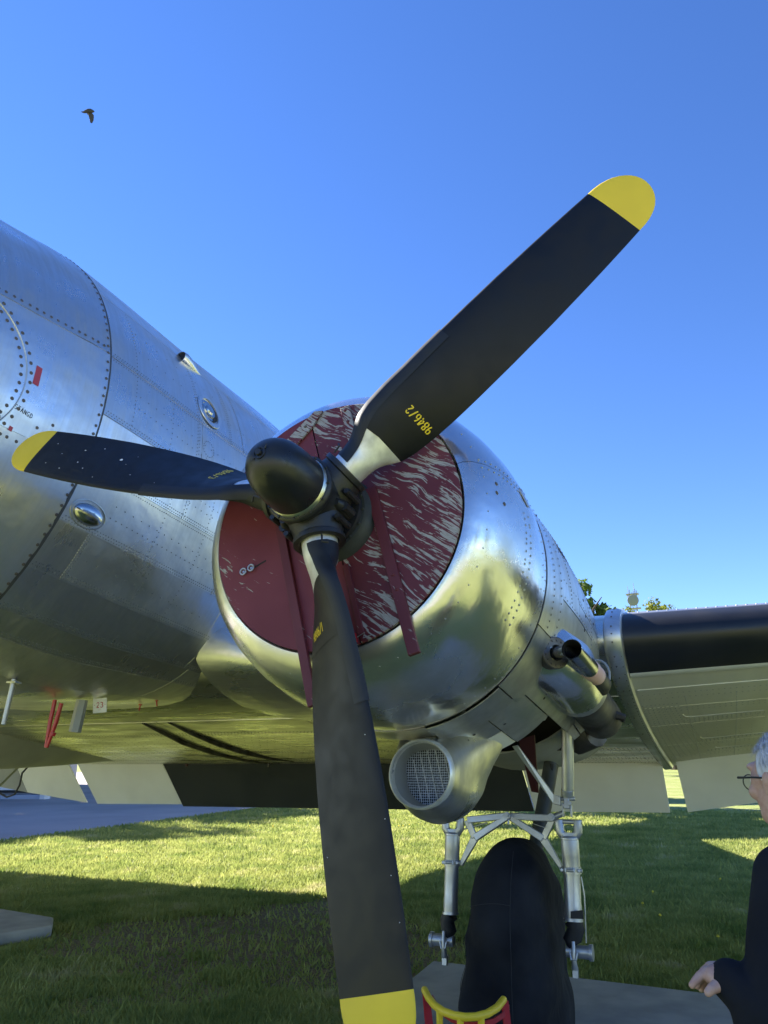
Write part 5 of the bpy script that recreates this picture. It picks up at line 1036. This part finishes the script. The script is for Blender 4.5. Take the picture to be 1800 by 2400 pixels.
# head frame: faces left and away from the camera
HD = Vector((1.437, -.165, 1.472)) - PO; yaw = R(130); pit = R(-6)
hx = Vector((math.cos(yaw)*math.cos(pit), math.sin(yaw)*math.cos(pit), math.sin(pit))); hy = Vector((0, 0, 1)).cross(hx).normalized(); hz_ = hx.cross(hy)
HM = Matrix((hx, hy, hz_)).transposed()
h = lambda f, l, u: HD + hx*f + hy*l + hz_*u           # forward, to his left, up
SH = [('e', h(-.018, 0, .026), (.096, .074, .090), HM), ('e', h(.025, 0, -.035), (.068, .062, .075), HM), ('e', h(.040, 0, .010), (.060, .060, .060), HM), ('e', h(.052, 0, -.088), (.034, .034, .026), HM),
      ('e', h(.022, .030, -.065), (.055, .030, .040), HM), ('e', h(.022, -.030, -.065), (.055, .030, .040), HM), ('e', h(.078, 0, .048), (.022, .048, .014), HM),
      ('c', [h(.088, 0, .028), h(.103, 0, .004), h(.112, 0, -.012)], [.009, .011, .014]), ('e', h(.096, .011, -.016), (.012, .009, .009), HM), ('e', h(.096, -.011, -.016), (.012, .009, .009), HM),
      ('e', h(.088, 0, -.046), (.013, .024, .006), HM), ('e', h(.086, 0, -.056), (.013, .021, .007), HM), ('e', h(.070, .036, -.014), (.024, .024, .022), HM), ('e', h(.070, -.036, -.014), (.024, .024, .022), HM),
      ('e', h(-.012, .078, -.004), (.018, .008, .032), HM), ('e', h(-.018, .082, .010), (.018, .007, .018), HM), ('e', h(-.012, -.078, -.004), (.018, .008, .032), HM),
      ('c', [h(-.03, 0, -.04), h(-.035, 0, -.12), h(-.05, 0, -.18)], [.058, .056, .064])]
SHL = Vector((1.395, -.205, 1.262)) - PO; SHR = Vector((1.70, .09, 1.265)) - PO                    # shoulders
EL = Vector((1.325, -.285, .985)) - PO; WR = Vector((1.236, -.262, 1.050)) - PO
HIP = Vector((1.56, -.10, .84)) - PO
SH += [('c', [SHL, EL, WR], [.040, .036, .026]), ('c', [SHR, SHR+Vector((.03, 0, -.28)), SHR+Vector((-.02, .05, -.50))], [.042, .036, .026]), ('c', [HD+Vector((.03, -.02, -.2)), HIP], [.09, .12])]
for s_ in (-1, 1):
    k_ = HIP+Vector((.07*s_, .07*s_, 0)); SH += [('c', [k_, k_+Vector((0, 0, -.40)), k_+Vector((0, -.01, -.76))], [.075, .052, .038])]
SH += [('e', SHR+Vector((-.03, .07, -.56)), (.035, .03, .05))]
body = voxmesh('body', SH, M_skinp, man, .0048, 3)
# left hand: palm, four curled fingers, thumb; built finely and sunk in the wrist
hd_ = Vector((1.152, -.272, 1.020)) - PO
def hp(px, py, d): return ptd(px, py, d) - PO
d0 = (Vector((1.19, -.27, 1.04))-CAM).length
HS = [('c', [hp(1712, 2294, d0), hp(1690, 2288, d0)], [.029, .028]),
      ('e', hp(1680, 2287, d0), (.030, .026, .024)), ('c', [hp(1690, 2272, d0+.01), hp(1668, 2272, d0+.015), hp(1652, 2280, d0+.02)], [.018, .0175, .0135]),
      ('c', [hp(1655, 2279, d0), hp(1639, 2288, d0-.005), hp(1629, 2300, d0-.008), hp(1622, 2309, d0-.008)], [.0125, .0100, .0090, .0080]),
      ('c', [hp(1659, 2280, d0+.022), hp(1643, 2291, d0+.026), hp(1636, 2303, d0+.026), hp(1634, 2311, d0+.024)], [.0125, .0098, .0088, .0078]),
      ('c', [hp(1667, 2283, d0+.040), hp(1652, 2297, d0+.046), hp(1645, 2308, d0+.044), hp(1643, 2317, d0+.040)], [.0118, .0095, .0086, .0076]),
      ('c', [hp(1675, 2288, d0+.055), hp(1663, 2301, d0+.060), hp(1657, 2311, d0+.056), hp(1655, 2319, d0+.052)], [.0105, .0082, .0074, .0066]),
      ('c', [hp(1693, 2300, d0-.012), hp(1680, 2312, d0-.022), hp(1668, 2318, d0-.028), hp(1660, 2326, d0-.028)], [.018, .0135, .0115, .0098])]
voxmesh('hand', HS, M_skinp, man, .0024, 2)
JS = [('c', [SHL+Vector((.03, .02, .0)), (SHL+SHR)/2+Vector((0, 0, .035)), SHR+Vector((-.03, -.02, 0))], [.072, .088, .072]),
      ('c', [SHL, SHL+(EL-SHL)*.5+Vector((-.005, -.005, 0)), EL], [.074, .070, .066]), ('c', [EL, EL+(WR-EL)*.5, EL+(WR-EL)*.93], [.064, .056, .047]),
      ('c', [EL+Vector((-.05, 0, .03)), EL+Vector((-.035, .0, -.05)), EL+Vector((-.02, .02, -.12))], [.045, .05, .04]),
      ('c', [SHR, SHR+Vector((.03, 0, -.28)), SHR+Vector((-.02, .05, -.48))], [.075, .062, .048]),
      ('e', HD+Vector((.055, -.03, -.33)), (.19, .15, .20), Matrix.Rotation(R(43), 3, 'Z')), ('e', HD+Vector((.07, -.02, -.52)), (.185, .15, .22), Matrix.Rotation(R(43), 3, 'Z')),
      ('e', HIP+Vector((0, 0, .02)), (.185, .15, .17), Matrix.Rotation(R(43), 3, 'Z')), ('e', HD+Vector((.045, -.03, -.195)), (.078, .072, .045))]
voxmesh('jacket', JS, M_jack, man, .0075, 4)
TS = [('e', HIP+Vector((0, 0, -.06)), (.165, .135, .14), Matrix.Rotation(R(43), 3, 'Z'))]
for s_ in (-1, 1):
    k_ = HIP+Vector((.07*s_, .07*s_, 0)); TS += [('c', [k_+Vector((0, 0, -.05)), k_+Vector((0, 0, -.40)), k_+Vector((0, -.01, -.76))], [.098, .075, .068])]
voxmesh('trousers', TS, M_trou, man, .012, 3)
for s_ in (-1, 1):
    k_ = HIP+Vector((.07*s_, .07*s_, 0)); q = Vector((k_.x, k_.y, -PO.z)); fw_ = Vector((-.75, .5, 0)).normalized()
    b = MB(); b.tube([q-fw_*.08+Vector((0, 0, .045)), q+Vector((0, 0, .05)), q+fw_*.12+Vector((0, 0, .035)), q+fw_*.19+Vector((0, 0, .028))], [.04, .048, .04, .022], 14); b.build('shoe', M_boot, man)
# hair: a cap with many fine locks
rr_ = np.random.default_rng(11); cap = [('e', h(-.030, 0, .034), (.097, .082, .090), HM), ('e', h(-.055, 0, -.005), (.070, .076, .075), HM)]
voxmesh('hair', cap, M_hair, man, .005, 2)
b = MB()
for i in range(5200):
    u_ = rr_.normal(size=3); u_ /= np.linalg.norm(u_)
    if u_[2] < -.45 or (u_[0] > .35 and u_[2] < .55) or (abs(u_[1]) > .6 and u_[0] > -.05 and u_[2] < .15): continue
    p0 = h(-.030+u_[0]*.096, u_[1]*.081, .034+u_[2]*.089); dd = hx*(-.5+.5*rr_.normal()*.5) + hz_*(-.8+rr_.normal()*.25) + hy*(rr_.normal()*.35)
    n_ = hx*u_[0]+hy*u_[1]+hz_*u_[2]; dd = (dd - n_*dd.dot(n_)).normalized(); ln = .022+.02*rr_.random(); w_ = n_.cross(dd)*.0009
    a0 = p0+n_*.001; a1 = p0+dd*ln*.5+n_*(.007+.003*rr_.random()); a2 = p0+dd*ln+n_*(.004+.006*rr_.random())
    b.add([a0-w_, a0+w_, a1+w_, a1-w_, a2+w_*.2, a2-w_*.2], [(0, 1, 2, 3), (3, 2, 4, 5)])
b.build('hair_strands', M_hair, man, fixn=False, kind='stuff')
gl = MB(); 
for s_ in (1, -1):
    ring = [h(.100-.010*abs(math.cos(t)*.5+.5*s_), s_*.034+.026*math.cos(t), .012+.019*math.sin(t)-.002) for t in [2*math.pi*k/24 for k in range(25)]]; gl.tube(ring, .0015, 6)
    gl.tube([h(.094, s_*.060, .022), h(.088, s_*.075, .022), h(.03, s_*.081, .018), h(-.02, s_*.082, .012), h(-.035, s_*.082, -.012)], [.0028, .0034, .0026, .0024, .002], 6)
gl.tube([h(.103, .009, .018), h(.105, 0, .020), h(.103, -.009, .018)], .0018, 6)
gls = gl.build('glasses', M_frame, man)
for s_ in (1, -1):
    b = MB(); b.add([h(.0985-.008*abs(math.cos(t)*.5+.5*s_), s_*.034+.025*math.cos(t), .012+.018*math.sin(t)-.002) for t in [2*math.pi*k/20 for k in range(20)]], [tuple(range(20))]); b.build('lens', M_lens, gls, smooth=False, fixn=False)
    b = MB(); c_ = h(.078, s_*.032, .012); b.grid([[c_ + (hx*math.cos(v)+(hy*math.cos(q)+hz_*math.sin(q))*math.sin(v))*.0125 for q in [2*math.pi*k/12 for k in range(12)]] for v in [math.pi*k/8 for k in range(9)]], True); b.build('eye', M_white, man)
